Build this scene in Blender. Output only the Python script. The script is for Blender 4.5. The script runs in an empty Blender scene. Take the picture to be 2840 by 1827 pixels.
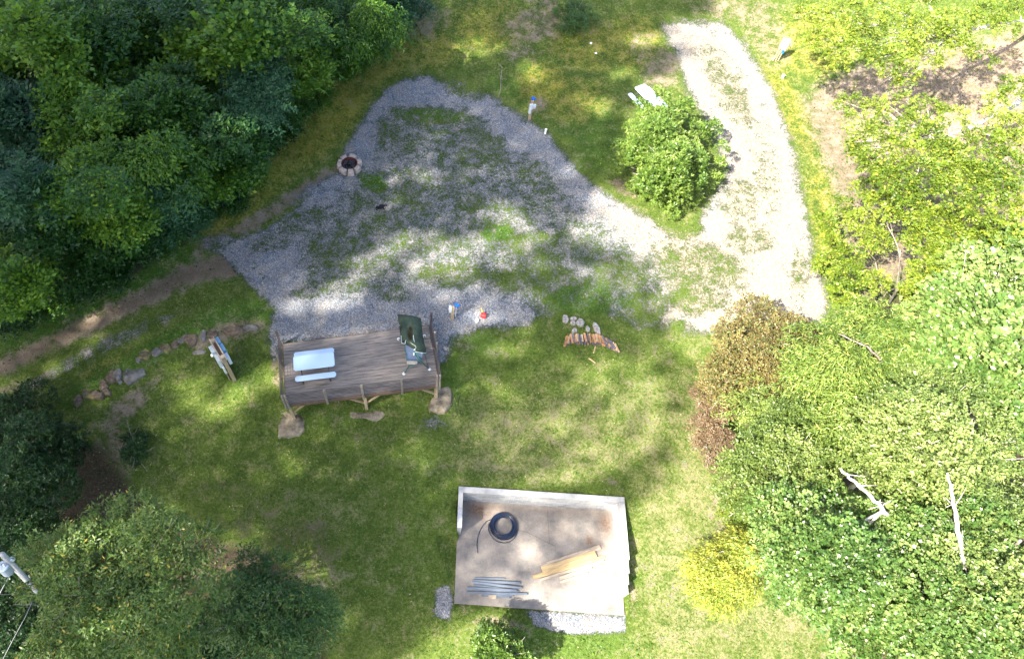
import bpy, bmesh, math, random
import numpy as np
from mathutils import Vector, Matrix, noise as mnoise

random.seed(7)
rng = np.random.default_rng(7)
scene = bpy.context.scene
COL = scene.collection

# ------------------------------------------------------------------ camera, sky, sun, exposure
F, CX, CY, HCAM = 1890.0, 1170.0, 913.5, 27.0          # photo: 2840 x 1827 px
TILT = math.atan((2040.0 - CY) / F)                     # tilt away from straight down
cam = bpy.data.cameras.new('camera')
cam.sensor_width = 36.0
cam.lens = 36.0 * F / 2840.0
cam.shift_x = (1420.0 - CX) / 2840.0
cam.clip_start, cam.clip_end = 0.2, 2000.0
camo = bpy.data.objects.new('camera', cam)
camo.location = (0, 0, HCAM)
camo.rotation_euler = (TILT, 0, 0)
COL.objects.link(camo)
scene.camera = camo

SUN_E, SUN_AZ = math.radians(45), math.radians(34)      # elevation; shadows point 34 deg north of east
SUNV = np.array([-math.cos(SUN_E) * math.cos(SUN_AZ), -math.cos(SUN_E) * math.sin(SUN_AZ), math.sin(SUN_E)])
world = bpy.data.worlds.new('World')
scene.world = world
world.use_nodes = True
wn = world.node_tree.nodes
sky = wn.new('ShaderNodeTexSky')
sky.sky_type = 'NISHITA'
sky.sun_disc = False
sky.sun_elevation = SUN_E
sky.sun_rotation = math.atan2(SUNV[0], SUNV[1]) % (2 * math.pi)
sky.air_density, sky.dust_density, sky.ozone_density = 0.9, 3.0, 1.0
wn['Background'].inputs['Strength'].default_value = 0.128
world.node_tree.links.new(sky.outputs['Color'], wn['Background'].inputs['Color'])
sun = bpy.data.lights.new('sun', 'SUN')
sun.energy = 5.0
sun.angle = math.radians(0.75)
sun.color = (1.0, 0.94, 0.84)
suno = bpy.data.objects.new('sun', sun)
suno.rotation_euler = Vector(-SUNV).to_track_quat('-Z', 'Y').to_euler()
suno.location = (-30, -20, 60)
COL.objects.link(suno)
scene.view_settings.view_transform = 'Standard'
scene.view_settings.look = 'None'
scene.view_settings.exposure = 2.4
scene.view_settings.gamma = 1.0

# ------------------------------------------------------------------ surveying helpers
ct, st = math.cos(TILT), math.sin(TILT)

def S(px, py, z=0.0):
    """world point at height z seen at photo pixel (px, py)"""
    a, b = (px - CX) / F, -(py - CY) / F
    w = (a, b * ct + st, b * st - ct)
    t = (z - HCAM) / w[2]
    return Vector((w[0] * t, w[1] * t, z))

K = 2840.0 / 2394.0
def V(x, y, z=0.0):
    return S(x * K, y * K, z)

def to_v(P):
    """world points (n,3) -> reading coordinates of the survey sheet"""
    x, y, z = P[:, 0], P[:, 1], P[:, 2] - HCAM
    d = y * st - z * ct
    u = y * ct + z * st
    d = np.where(np.abs(d) < 1e-3, 1e-3, d)
    return (x / d * F + CX) / K, (-u / d * F + CY) / K, d

# terrain: heights surveyed at points, smooth in between
HP = [  # Vx, Vy, z
    (850, 300, 0), (1000, 200, 0.05), (1150, 260, 0), (1000, 400, -.05), (1300, 400, -.05), (700, 450, -.05), (560, 600, -.1),
    (850, 560, -.06), (1150, 560, -.08), (1400, 480, -.05), (1650, 300, 0.05), (1700, 100, .2), (1800, 500, 0.0), (1880, 680, -.1),
    (650, 700, -.08), (660, 785, -.08), (760, 780, -.08), (900, 760, -.08), (1010, 740, -.08), (1060, 740, -.1), (1200, 720, -.15), (1400, 680, -.3),
    (1600, 700, -.4), (1060, 800, -.5), (1060, 900, -1.4), (1200, 830, -.8), (1350, 770, -.55), (1350, 900, -1.0), (1550, 850, -.9),
    (660, 990, -1.7), (850, 970, -1.68), (1025, 935, -1.55), (700, 1080, -2.0), (1000, 1060, -1.95), (1250, 1040, -1.8), (1550, 1050, -1.7),
    (700, 800, -.3), (840, 860, -1.1), (640, 830, -.5), (640, 900, -1.2),
    (540, 900, -1.0), (450, 860, -.9), (400, 950, -1.3), (280, 1000, -1.6), (560, 780, -.25), (470, 770, -.25), (340, 830, -.5), (200, 900, -.8),
    (600, 720, -.1), (400, 660, -.1), (200, 760, -.4), (0, 860, -.9), (0, 760, -.4), (300, 600, .4), (600, 400, .8), (0, 400, 1.5), (300, 200, 1.5),
    (700, 200, 1.2), (1000, 80, .9), (1300, 50, 1.0), (1300, 200, .5), (1000, 0, 1.6), (1500, 150, .3), (1500, 0, 1.2), (1900, 0, 1.2), (2394, 0, 4.0),
    (1950, 300, .1), (2200, 300, 1.2), (2394, 400, 1.8), (2000, 600, .1), (2394, 800, .5), (2000, 900, -.6), (2394, 1200, -1.0), (1700, 1100, -1.8),
    (1075, 1130, -2.0), (1250, 1130, -2.02), (1460, 1150, -2.03), (1500, 1250, -2.45), (1510, 1330, -2.95), (1520, 1420, -3.2), (1040, 1220, -2.4),
    (1030, 1320, -3.1), (1030, 1420, -3.25), (1120, 1450, -3.28), (1400, 1460, -3.28), (1250, 1530, -3.5), (900, 1300, -2.9), (800, 1500, -3.8),
    (1600, 1500, -3.2), (2000, 1500, -3.0), (2394, 1540, -2.5), (500, 1200, -2.6), (400, 1450, -4.2), (100, 1300, -4.0), (0, 1540, -6.0), (0, 1100, -2.2),
]
hp = np.array([[*V(a, b, c)] for a, b, c in HP])
hp = np.vstack([hp, [[-50, 45, 5], [-50, 0, -3], [0, -15, -6], [50, -15, -4], [70, 30, 6], [50, 60, 8], [0, 60, 4], [-30, 60, 7], [-30, -20, -6]]])
E2 = 0.35
def phi(r2): return np.sqrt(r2 + E2)
A = phi(((hp[:, None, :2] - hp[None, :, :2]) ** 2).sum(-1))
A -= np.eye(len(hp)) * 0.02
AA = np.zeros((len(hp) + 1, len(hp) + 1)); AA[:-1, :-1] = A; AA[-1, :-1] = 1; AA[:-1, -1] = 1
W = np.linalg.solve(AA, np.append(hp[:, 2], 0))

SL_Z = -3.2                                               # slab level
s_sw, s_se = S(1260, 1672, SL_Z), S(1735, 1706, SL_Z)
sl_u = (s_se - s_sw).normalized(); sl_v = Vector((-sl_u.y, sl_u.x, 0))
WT = -1.95                                                # top of the block wall
n_nw = S(1275, 1349, WT)
SL_W = (s_se - s_sw).length - 0.04
SL_D = (n_nw - s_sw).dot(sl_v)
def SLP(a, b, z=0.0):                                     # slab frame: a east, b north, z above slab
    p = s_sw + sl_u * a + sl_v * b
    return Vector((p.x, p.y, SL_Z + z))

def H(x, y):
    x = np.atleast_1d(np.asarray(x, float)); y = np.atleast_1d(np.asarray(y, float))
    out = np.empty(len(x))
    for i in range(0, len(x), 20000):
        X, Y = x[i:i + 20000], y[i:i + 20000]
        r2 = (X[:, None] - hp[None, :, 0]) ** 2 + (Y[:, None] - hp[None, :, 1]) ** 2
        z = phi(r2) @ W[:-1] + W[-1]
        z = np.clip(z, -9, 14)
        s = -(X * math.cos(SUN_AZ) + Y * math.sin(SUN_AZ))
        t = np.clip(s - 25, 0, None)
        z = z + np.minimum(t * 0.62, 22) * np.clip(t / 8, 0, 1)
        a = (X - s_sw.x) * sl_u.x + (Y - s_sw.y) * sl_u.y
        b = (X - s_sw.x) * sl_v.x + (Y - s_sw.y) * sl_v.y
        ins = (a > 0.0) & (a < SL_W + .0) & (b > 0.0) & (b < SL_D - 0.03)
        dd_ = np.maximum(np.maximum(-b, 0), np.where((b < SL_D - 1.95), np.maximum(np.maximum(-a, (a - SL_W) * 99), 0), 99 * ((a < 0) | (a > SL_W))))
        z = np.where((dd_ < .8) & (b < SL_D - 1.95), np.minimum(z, SL_Z - .06 + np.clip(dd_ - .2, 0, 1) * .5), z)
        z = np.where(ins, np.minimum(z, SL_Z - 0.12), z)
        out[i:i + 20000] = z
    return out

def G(px, py, up=0.0):
    """point on the terrain seen at photo pixel"""
    z = -0.5
    for _ in range(14):
        p = S(px, py, z)
        z = 0.4 * z + 0.6 * float(H(p.x, p.y)[0])
    p = S(px, py, z); p.z = z + up
    return p
def GV(x, y, up=0.0): return G(x * K, y * K, up)

# ------------------------------------------------------------------ materials
MATS = {}
def newmat(name):
    m = bpy.data.materials.new(name); m.use_nodes = True
    MATS[name] = m
    nt = m.node_tree
    return m, nt, nt.nodes['Principled BSDF'], nt.links

def rgba(c): return (c[0], c[1], c[2], 1.0)

def plain(name, col, rough=0.6, metal=0.0, var=0.15, scale=6.0, bump=0.0, spec=0.3, col2=None, stretch=None):
    m, nt, bs, L = newmat(name)
    tc = nt.nodes.new('ShaderNodeTexCoord'); mp = nt.nodes.new('ShaderNodeMapping')
    if stretch: mp.inputs['Scale'].default_value = stretch
    no = nt.nodes.new('ShaderNodeTexNoise'); no.inputs['Scale'].default_value = scale; no.inputs['Detail'].default_value = 8
    no.inputs['Roughness'].default_value = 0.65
    cr = nt.nodes.new('ShaderNodeValToRGB')
    c2 = col2 or tuple(min(1, c * (1 + var * 1.6)) for c in col)
    c1 = tuple(c * (1 - var * 1.6) for c in col)
    cr.color_ramp.elements[0].position = 0.3; cr.color_ramp.elements[1].position = 0.7
    cr.color_ramp.elements[0].color = rgba(c1); cr.color_ramp.elements[1].color = rgba(c2)
    e = cr.color_ramp.elements.new(0.5); e.color = rgba(col)
    L.new(tc.outputs['Object'], mp.inputs['Vector']); L.new(mp.outputs['Vector'], no.inputs['Vector'])
    L.new(no.outputs['Fac'], cr.inputs['Fac']); L.new(cr.outputs['Color'], bs.inputs['Base Color'])
    bs.inputs['Roughness'].default_value = rough; bs.inputs['Metallic'].default_value = metal
    bs.inputs['Specular IOR Level'].default_value = spec
    if bump:
        bp = nt.nodes.new('ShaderNodeBump'); bp.inputs['Strength'].default_value = bump; bp.inputs['Distance'].default_value = 0.02
        L.new(no.outputs['Fac'], bp.inputs['Height']); L.new(bp.outputs['Normal'], bs.inputs['Normal'])
    return m

def leafmat(name, dark, mid, light, old=None, trans=0.35, rough=0.45):
    m, nt, bs, L = newmat(name)
    at = nt.nodes.new('ShaderNodeAttribute'); at.attribute_name = 'tint'
    cr = nt.nodes.new('ShaderNodeValToRGB')
    el = cr.color_ramp.elements
    el[0].position = 0.0; el[0].color = rgba(dark)
    el[1].position = 0.85; el[1].color = rgba(light)
    e = el.new(0.45); e.color = rgba(mid)
    if old:
        e = el.new(0.97); e.color = rgba(old)
    L.new(at.outputs['Fac'], cr.inputs['Fac']); L.new(cr.outputs['Color'], bs.inputs['Base Color'])
    bs.inputs['Roughness'].default_value = rough; bs.inputs['Specular IOR Level'].default_value = 0.35
    tr = nt.nodes.new('ShaderNodeBsdfTranslucent'); mx = nt.nodes.new('ShaderNodeMixShader')
    hs = nt.nodes.new('ShaderNodeHueSaturation'); hs.inputs['Value'].default_value = 1.3; hs.inputs['Hue'].default_value = 0.485
    L.new(cr.outputs['Color'], hs.inputs['Color']); L.new(hs.outputs['Color'], tr.inputs['Color'])
    mx.inputs['Fac'].default_value = trans
    out = nt.nodes['Material Output']
    L.new(bs.outputs['BSDF'], mx.inputs[1]); L.new(tr.outputs['BSDF'], mx.inputs[2]); L.new(mx.outputs['Shader'], out.inputs['Surface'])
    return m

def ground_material():
    m, nt, bs, L = newmat('ground_cover')
    N = nt.nodes
    tc = N.new('ShaderNodeTexCoord')
    def attr(n):
        a = N.new('ShaderNodeAttribute'); a.attribute_name = n; return a.outputs['Fac']
    def noise(scale, detail=4, rough=0.6, dist=0.0):
        n = N.new('ShaderNodeTexNoise'); n.inputs['Scale'].default_value = scale; n.inputs['Detail'].default_value = detail
        n.inputs['Roughness'].default_value = rough; n.inputs['Distortion'].default_value = dist
        L.new(tc.outputs['Object'], n.inputs['Vector']); return n.outputs['Fac']
    def math_(op, a, b=None, c=None, clamp=False):
        n = N.new('ShaderNodeMath'); n.operation = op; n.use_clamp = clamp
        for i, v in enumerate((a, b, c)):
            if v is None: continue
            if isinstance(v, (int, float)): n.inputs[i].default_value = v
            else: L.new(v, n.inputs[i])
        return n.outputs[0]
    def ramp(fac, stops):
        r = N.new('ShaderNodeValToRGB'); el = r.color_ramp.elements
        el[0].position, el[0].color = stops[0][0], rgba(stops[0][1]); el[1].position, el[1].color = stops[-1][0], rgba(stops[-1][1])
        for p, c in stops[1:-1]:
            e = el.new(p); e.color = rgba(c)
        L.new(fac, r.inputs['Fac']); return r.outputs['Color']
    def mix(f, a, b):
        n = N.new('ShaderNodeMix'); n.data_type = 'RGBA'
        if isinstance(f, (int, float)): n.inputs[0].default_value = f
        else: L.new(f, n.inputs[0])
        L.new(a, n.inputs[6]); L.new(b, n.inputs[7]); return n.outputs[2]
    def edge(a, sharp, *noises):
        # coverage attribute broken up by noise
        v = a
        for n, amp in noises:
            v = math_('MULTIPLY_ADD', math_('SUBTRACT', n, 0.5), amp, v)
        return math_('MULTIPLY_ADD', math_('SUBTRACT', v, 0.5), sharp, 0.5, clamp=True)
    n1, n2, n3, n4 = noise(0.35, 5), noise(1.6, 6, 0.7), noise(9, 5, 0.75), noise(42, 4, 0.8)
    vor = N.new('ShaderNodeTexVoronoi'); vor.inputs['Scale'].default_value = 22.0; L.new(tc.outputs['Object'], vor.inputs['Vector'])
    vor2 = N.new('ShaderNodeTexVoronoi'); vor2.inputs['Scale'].default_value = 42.0; L.new(tc.outputs['Object'], vor2.inputs['Vector'])
    # grass
    gm = math_('ADD', math_('MULTIPLY', n3, 0.5), math_('ADD', math_('MULTIPLY', n2, 0.3), math_('MULTIPLY', n4, 0.25)))
    grass = ramp(gm, [(0.36, (.022, .042, .006)), (0.47, (.050, .080, .011)), (0.56, (.090, .126, .020)), (0.68, (.17, .20, .042))])
    lushc = ramp(gm, [(0.36, (.014, .045, .005)), (0.5, (.036, .095, .009)), (0.68, (.10, .17, .020))])
    grass = mix(edge(attr('lush'), 2.0, (n2, 1.6), (n3, 1.4)), grass, lushc)
    yel = ramp(gm, [(0.36, (.085, .085, .012)), (0.5, (.18, .16, .018)), (0.68, (.32, .27, .05))])
    grass = mix(edge(attr('yellow'), 1.6, (n2, 2.4), (n3, 2.0)), grass, yel)
    dry = ramp(gm, [(0.36, (.075, .080, .032)), (0.5, (.14, .135, .058)), (0.68, (.24, .215, .11))])
    grass = mix(edge(attr('dry'), 1.5, (n2, 2.0), (n3, 2.0), (n4, 1.6)), grass, dry)
    soil = ramp(math_('ADD', math_('MULTIPLY', n2, 0.5), math_('MULTIPLY', n4, 0.5)), [(0.34, (.08, .058, .040)), (0.5, (.175, .130, .092)), (0.66, (.34, .28, .20))])
    col = mix(edge(attr('dirt'), 2.2, (n2, 2.0), (n3, 1.8), (n4, 1.4)), grass, soil)
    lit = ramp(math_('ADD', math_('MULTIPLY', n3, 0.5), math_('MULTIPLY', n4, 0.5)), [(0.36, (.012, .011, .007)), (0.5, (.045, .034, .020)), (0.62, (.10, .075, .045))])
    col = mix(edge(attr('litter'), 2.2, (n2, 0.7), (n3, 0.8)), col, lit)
    # gravel
    sep = N.new('ShaderNodeSeparateColor'); L.new(vor.outputs['Color'], sep.inputs[0])
    sep2 = N.new('ShaderNodeSeparateColor'); L.new(vor2.outputs['Color'], sep2.inputs[0])
    gv = math_('ADD', math_('MULTIPLY', sep.outputs[0], 0.5), math_('MULTIPLY', sep2.outputs[1], 0.5))
    grv = ramp(gv, [(0.1, (.062, .068, .078)), (0.45, (.120, .130, .148)), (0.7, (.170, .180, .202)), (0.95, (.32, .33, .345))])
    warm = ramp(gv, [(0.1, (.11, .095, .07)), (0.5, (.20, .172, .13)), (0.95, (.34, .30, .24))])
    grv = mix(math_('ADD', math_('MULTIPLY_ADD', n2, 2.4, -1.0, clamp=True), math_('MULTIPLY', attr('cream'), .75), clamp=True), grv, warm)
    ge = edge(attr('gravel'), 3.0, (n1, 0.6), (n2, 1.9), (n3, 2.0), (n4, 1.5))
    col = mix(ge, col, grv)
    L.new(col, bs.inputs['Base Color'])
    bs.inputs['Roughness'].default_value = 0.9; bs.inputs['Specular IOR Level'].default_value = 0.15
    # relief
    hg = math_('MULTIPLY', math_('SUBTRACT', 1.0, vor.outputs['Distance']), 0.022)
    hr = math_('MULTIPLY_ADD', n4, 0.05, math_('MULTIPLY', n3, 0.10))
    hm = N.new('ShaderNodeMix'); hm.data_type = 'FLOAT'
    L.new(ge, hm.inputs[0]); L.new(hr, hm.inputs[2]); L.new(hg, hm.inputs[3])
    bp = N.new('ShaderNodeBump'); bp.inputs['Strength'].default_value = 0.75; bp.inputs['Distance'].default_value = 1.0
    L.new(hm.outputs[0], bp.inputs['Height']); L.new(bp.outputs['Normal'], bs.inputs['Normal'])
    return m

M_ground = ground_material()
M_deck = plain('weathered_decking', (.185, .160, .138), .8, var=.38, scale=4.0, bump=.4, stretch=(0.25, 2.6, 1), col2=(.28, .235, .195))
M_deckdk = plain('stained_joist', (.115, .075, .055), .8, var=.3, scale=5, bump=.3, stretch=(1, 6, 6))
M_rail = plain('dark_rail_wood', (.075, .06, .055), .75, var=.3, scale=5, stretch=(1, 5, 5))
M_post = plain('post_wood', (.33, .25, .16), .8, var=.25, scale=5, bump=.3, stretch=(5, 5, .8))
M_postgr = plain('grey_post_wood', (.20, .17, .14), .8, var=.3, scale=5, bump=.3, stretch=(5, 5, .8))
M_plastic = plain('pale_blue_white_plastic', (.42, .55, .70), .45, var=.03, scale=30, spec=.4)
M_steelgr = plain('dark_grey_tube', (.05, .055, .065), .5, metal=.4, var=.1)
M_canopy = plain('dark_green_canvas', (.030, .045, .030), .75, var=.35, scale=2.5, spec=.2)
M_piping = plain('pale_piping', (.42, .48, .42), .6, var=.1)
M_navy = plain('navy_lining', (.012, .022, .045), .8, var=.2)
M_seatcl = plain('blue_grey_mesh_fabric', (.15, .20, .29), .8, var=.12, scale=12)
M_cush = plain('beige_cushion', (.40, .37, .30), .9, var=.15, scale=10)
M_gtube = plain('green_painted_tube', (.035, .14, .10), .4, metal=.2, var=.2)
M_cap = plain('white_plastic_cap', (.66, .68, .66), .5, var=.1)
M_box = plain('light_grey_enamel', (.55, .60, .64), .4, var=.06, metal=.1)
M_boxbl = plain('blue_grey_enamel', (.16, .30, .44), .4, var=.1)
M_blue = plain('blue_plastic', (.01, .12, .55), .4, var=.15)
M_red = plain('red_plastic', (.55, .03, .03), .35, var=.1, spec=.5)
M_yel = plain('yellow_plastic', (.75, .50, .03), .4, var=.1)
M_white = plain('white_pvc', (.75, .76, .75), .4, var=.04)
M_stone = plain('pale_stone', (.27, .25, .22), .85, var=.4, scale=9, bump=.7)
M_fstone = plain('pinkish_fire_stone', (.34, .275, .23), .85, var=.22, scale=9, bump=.6)
M_rock = plain('brown_rock', (.11, .082, .056), .9, var=.45, scale=3.5, bump=.9)
M_rockg = plain('grey_rock', (.13, .12, .105), .9, var=.4, scale=3, bump=.9)
M_moss = plain('mossy_rock', (.12, .10, .055), .95, var=.4, scale=4, bump=.9, col2=(.20, .19, .03))
M_bould = plain('tan_boulder', (.175, .145, .10), .9, var=.5, scale=2.5, bump=1.0)
M_rust = plain('rusty_steel', (.09, .025, .022), .8, var=.4, scale=9, metal=.2)
M_ash = plain('ash_and_charcoal', (.03, .03, .034), .95, var=.6, scale=14, bump=1.0, col2=(.13, .13, .14))
M_char = plain('charcoal', (.006, .007, .010), .9, var=.4, scale=20, bump=1.0)
M_wood1 = plain('orange_split_wood', (.34, .185, .085), .85, var=.25, scale=8, bump=.4, stretch=(1, 1, 1))
M_wood2 = plain('grey_bark_wood', (.12, .11, .12), .9, var=.35, scale=8, bump=.6)
M_wood3 = plain('tan_split_wood', (.38, .26, .15), .85, var=.2, scale=8, bump=.4)
M_conc = None
M_yplank = plain('yellow_pine_board', (.36, .26, .13), .7, var=.22, scale=2.5, stretch=(.7, 5, 3))
M_pplank = plain('weathered_pine_board', (.26, .215, .165), .75, var=.25, scale=3, stretch=(.7, 5, 3))
M_gplank = plain('silver_grey_board', (.105, .125, .155), .7, var=.22, scale=3, stretch=(.7, 6, 3))
M_pipe = plain('black_poly_pipe', (.008, .016, .04), .3, var=.2, spec=.6)
M_pole = plain('silvered_pole_wood', (.36, .35, .33), .85, var=.25, scale=5, stretch=(6, 6, .6), bump=.4)
M_galv = plain('galvanised_paint', (.40, .46, .54), .4, var=.08, metal=.2)
M_wire = plain('wire', (.22, .22, .22), .5, metal=.5)
M_cable = plain('black_cable', (.01, .012, .02), .5)
M_barkw = plain('white_bark', (.34, .31, .27), .85, var=.3, scale=5, bump=.4, stretch=(3, 3, 1))
M_barkp = plain('pale_peeling_bark', (.36, .33, .29), .85, var=.45, scale=5, bump=.6, stretch=(2, 2, 2))
M_barkg = plain('grey_bark', (.20, .17, .14), .9, var=.35, scale=5, bump=.6)
M_barkd = plain('dark_bark', (.06, .045, .035), .9, var=.35, scale=5, bump=.6)

def concrete_material():
    m, nt, bs, L = newmat('stained_concrete')
    N = nt.nodes
    tc = N.new('ShaderNodeTexCoord')
    def noise(s, d=6, r=.65):
        n = N.new('ShaderNodeTexNoise'); n.inputs['Scale'].default_value = s; n.inputs['Detail'].default_value = d; n.inputs['Roughness'].default_value = r
        L.new(tc.outputs['Object'], n.inputs['Vector']); return n.outputs['Fac']
    def ramp(f, st):
        r = N.new('ShaderNodeValToRGB'); el = r.color_ramp.elements
        el[0].position, el[0].color = st[0][0], rgba(st[0][1]); el[1].position, el[1].color = st[-1][0], rgba(st[-1][1])
        for p, c in st[1:-1]:
            e = el.new(p); e.color = rgba(c)
        L.new(f, r.inputs['Fac']); return r.outputs['Color']
    base = ramp(noise(1.0), [(.34, (.135, .125, .115)), (.46, (.20, .180, .158)), (.54, (.245, .212, .178)), (.68, (.30, .27, .235))])
    fine = ramp(noise(14), [(.3, (.75, .75, .75)), (.7, (1, 1, 1))])
    mx = N.new('ShaderNodeMix'); mx.data_type = 'RGBA'; mx.blend_type = 'MULTIPLY'; mx.inputs[0].default_value = 1
    L.new(base, mx.inputs[6]); L.new(fine, mx.inputs[7])
    at = N.new('ShaderNodeAttribute'); at.attribute_name = 'stain'
    st_ = N.new('ShaderNodeMath'); st_.operation = 'MULTIPLY_ADD'; st_.inputs[1].default_value = 1.0; st_.use_clamp = True
    n2 = noise(5); sb = N.new('ShaderNodeMath'); sb.operation = 'MULTIPLY_ADD'; sb.inputs[1].default_value = 1.4; sb.inputs[2].default_value = -.7
    L.new(n2, sb.inputs[0]); L.new(at.outputs['Fac'], st_.inputs[0]); L.new(sb.outputs[0], st_.inputs[2])
    gate = N.new('ShaderNodeMath'); gate.operation = 'MULTIPLY'; L.new(st_.outputs[0], gate.inputs[0]); L.new(at.outputs['Fac'], gate.inputs[1])
    dc = ramp(noise(11), [(.3, (.06, .04, .028)), (.7, (.20, .13, .09))])
    m2 = N.new('ShaderNodeMix'); m2.data_type = 'RGBA'; L.new(gate.outputs[0], m2.inputs[0]); L.new(mx.outputs[2], m2.inputs[6]); L.new(dc, m2.inputs[7])
    L.new(m2.outputs[2], bs.inputs['Base Color'])
    bs.inputs['Roughness'].default_value = .85; bs.inputs['Specular IOR Level'].default_value = .2
    bp = N.new('ShaderNodeBump'); bp.inputs['Strength'].default_value = .3; bp.inputs['Distance'].default_value = .01
    L.new(n2, bp.inputs['Height']); L.new(bp.outputs['Normal'], bs.inputs['Normal'])
    return m
M_conc = concrete_material()

def block_material():
    m, nt, bs, L = newmat('grey_concrete_block')
    N = nt.nodes
    tc = N.new('ShaderNodeTexCoord'); mp = N.new('ShaderNodeMapping'); mp.inputs['Rotation'].default_value = (math.radians(90), 0, 0)
    br = N.new('ShaderNodeTexBrick'); br.inputs['Scale'].default_value = 1.0
    br.inputs['Brick Width'].default_value = .4; br.inputs['Row Height'].default_value = .2; br.inputs['Mortar Size'].default_value = .012
    br.inputs['Color1'].default_value = (.13, .145, .165, 1); br.inputs['Color2'].default_value = (.27, .275, .285, 1); br.inputs['Mortar'].default_value = (.33, .32, .31, 1)
    br.inputs['Bias'].default_value = -.1
    L.new(tc.outputs['Object'], mp.inputs['Vector']); L.new(mp.outputs['Vector'], br.inputs['Vector'])
    no = N.new('ShaderNodeTexNoise'); no.inputs['Scale'].default_value = 2.2; no.inputs['Detail'].default_value = 6; L.new(tc.outputs['Object'], no.inputs['Vector'])
    mx = N.new('ShaderNodeMix'); mx.data_type = 'RGBA'; mx.inputs[7].default_value = (.31, .30, .28, 1)
    mm = N.new('ShaderNodeMath'); mm.operation = 'MULTIPLY_ADD'; mm.inputs[1].default_value = 3; mm.inputs[2].default_value = -1.1; mm.use_clamp = True
    L.new(no.outputs['Fac'], mm.inputs[0]); L.new(mm.outputs[0], mx.inputs[0]); L.new(br.outputs['Color'], mx.inputs[6])
    L.new(mx.outputs[2], bs.inputs['Base Color']); bs.inputs['Roughness'].default_value = .9
    bp = N.new('ShaderNodeBump'); bp.inputs['Strength'].default_value = .4; bp.inputs['Distance'].default_value = .01
    L.new(br.outputs['Fac'], bp.inputs['Height']); bp.invert = True; L.new(bp.outputs['Normal'], bs.inputs['Normal'])
    return m
M_block = block_material()
M_capcem = plain('mortar_coated_wall_top', (.31, .305, .285), .9, var=.15, scale=3, bump=.3)

# ------------------------------------------------------------------ object helpers
def tag(o, label=None, cat=None, group=None, kind=None):
    if label: o['label'] = label
    if cat: o['category'] = cat
    if group: o['group'] = group
    if kind: o['kind'] = kind
    return o

def thing(name, label, cat, loc=(0, 0, 0), rz=0.0, group=None):
    o = bpy.data.objects.new(name, None); COL.objects.link(o)
    o.empty_display_size = .2
    o.location = loc; o.rotation_euler = (0, 0, rz)
    return tag(o, label, cat, group)

def obj(name, bm, mat, parent=None, smooth=False, bevel=0.0):
    me = bpy.data.meshes.new(name)
    if bevel:
        bmesh.ops.bevel(bm, geom=bm.edges[:], offset=bevel, segments=1, affect='EDGES')
    bmesh.ops.recalc_face_normals(bm, faces=bm.faces[:])
    bm.to_mesh(me); bm.free()
    me.materials.append(mat)
    if smooth:
        me.shade_smooth()
    o = bpy.data.objects.new(name, me); COL.objects.link(o)
    if parent: o.parent = parent
    return o

def bx(bm, c, s, rz=0.0, M=None):
    """box: centre, size"""
    T = Matrix.Translation(c) @ Matrix.Rotation(rz, 4, 'Z') @ Matrix.Diagonal((s[0], s[1], s[2], 1))
    if M is not None: T = M @ T
    bmesh.ops.create_cube(bm, size=1.0, matrix=T)

def beam(bm, a, b, w, h):
    """rectangular bar between two points"""
    a, b = Vector(a), Vector(b); d = b - a
    q = d.to_track_quat('X', 'Z').to_matrix().to_4x4()
    bmesh.ops.create_cube(bm, size=1.0, matrix=Matrix.Translation((a + b) / 2) @ q @ Matrix.Diagonal((d.length, w, h, 1)))

def tube(bm, pts, r, n=8, cap=True):
    """round tube along points; r number or list"""
    pts = [Vector(p) for p in pts]
    rs = r if isinstance(r, (list, tuple)) else [r] * len(pts)
    rings = []
    up = Vector((0, 0, 1))
    prev = None
    for i, p in enumerate(pts):
        d = (pts[min(i + 1, len(pts) - 1)] - pts[max(i - 1, 0)]).normalized()
        if prev is None:
            x = d.cross(up)
            if x.length < .05: x = d.cross(Vector((1, 0, 0)))
            x.normalize()
        else:
            x = (prev - d * prev.dot(d)).normalized()
        prev = x
        y = d.cross(x)
        rings.append([bm.verts.new(p + (x * math.cos(2 * math.pi * k / n) + y * math.sin(2 * math.pi * k / n)) * rs[i]) for k in range(n)])
    for a, b in zip(rings, rings[1:]):
        for k in range(n):
            bm.faces.new((a[k], a[(k + 1) % n], b[(k + 1) % n], b[k]))
    if cap:
        bm.faces.new(rings[0][::-1]); bm.faces.new(rings[-1])

def cyl(bm, c, r, h, n=20, r2=None):
    bmesh.ops.create_cone(bm, cap_ends=True, segments=n, radius1=r, radius2=r if r2 is None else r2, depth=h, matrix=Matrix.Translation((c[0], c[1], c[2] + h / 2)))

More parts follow.
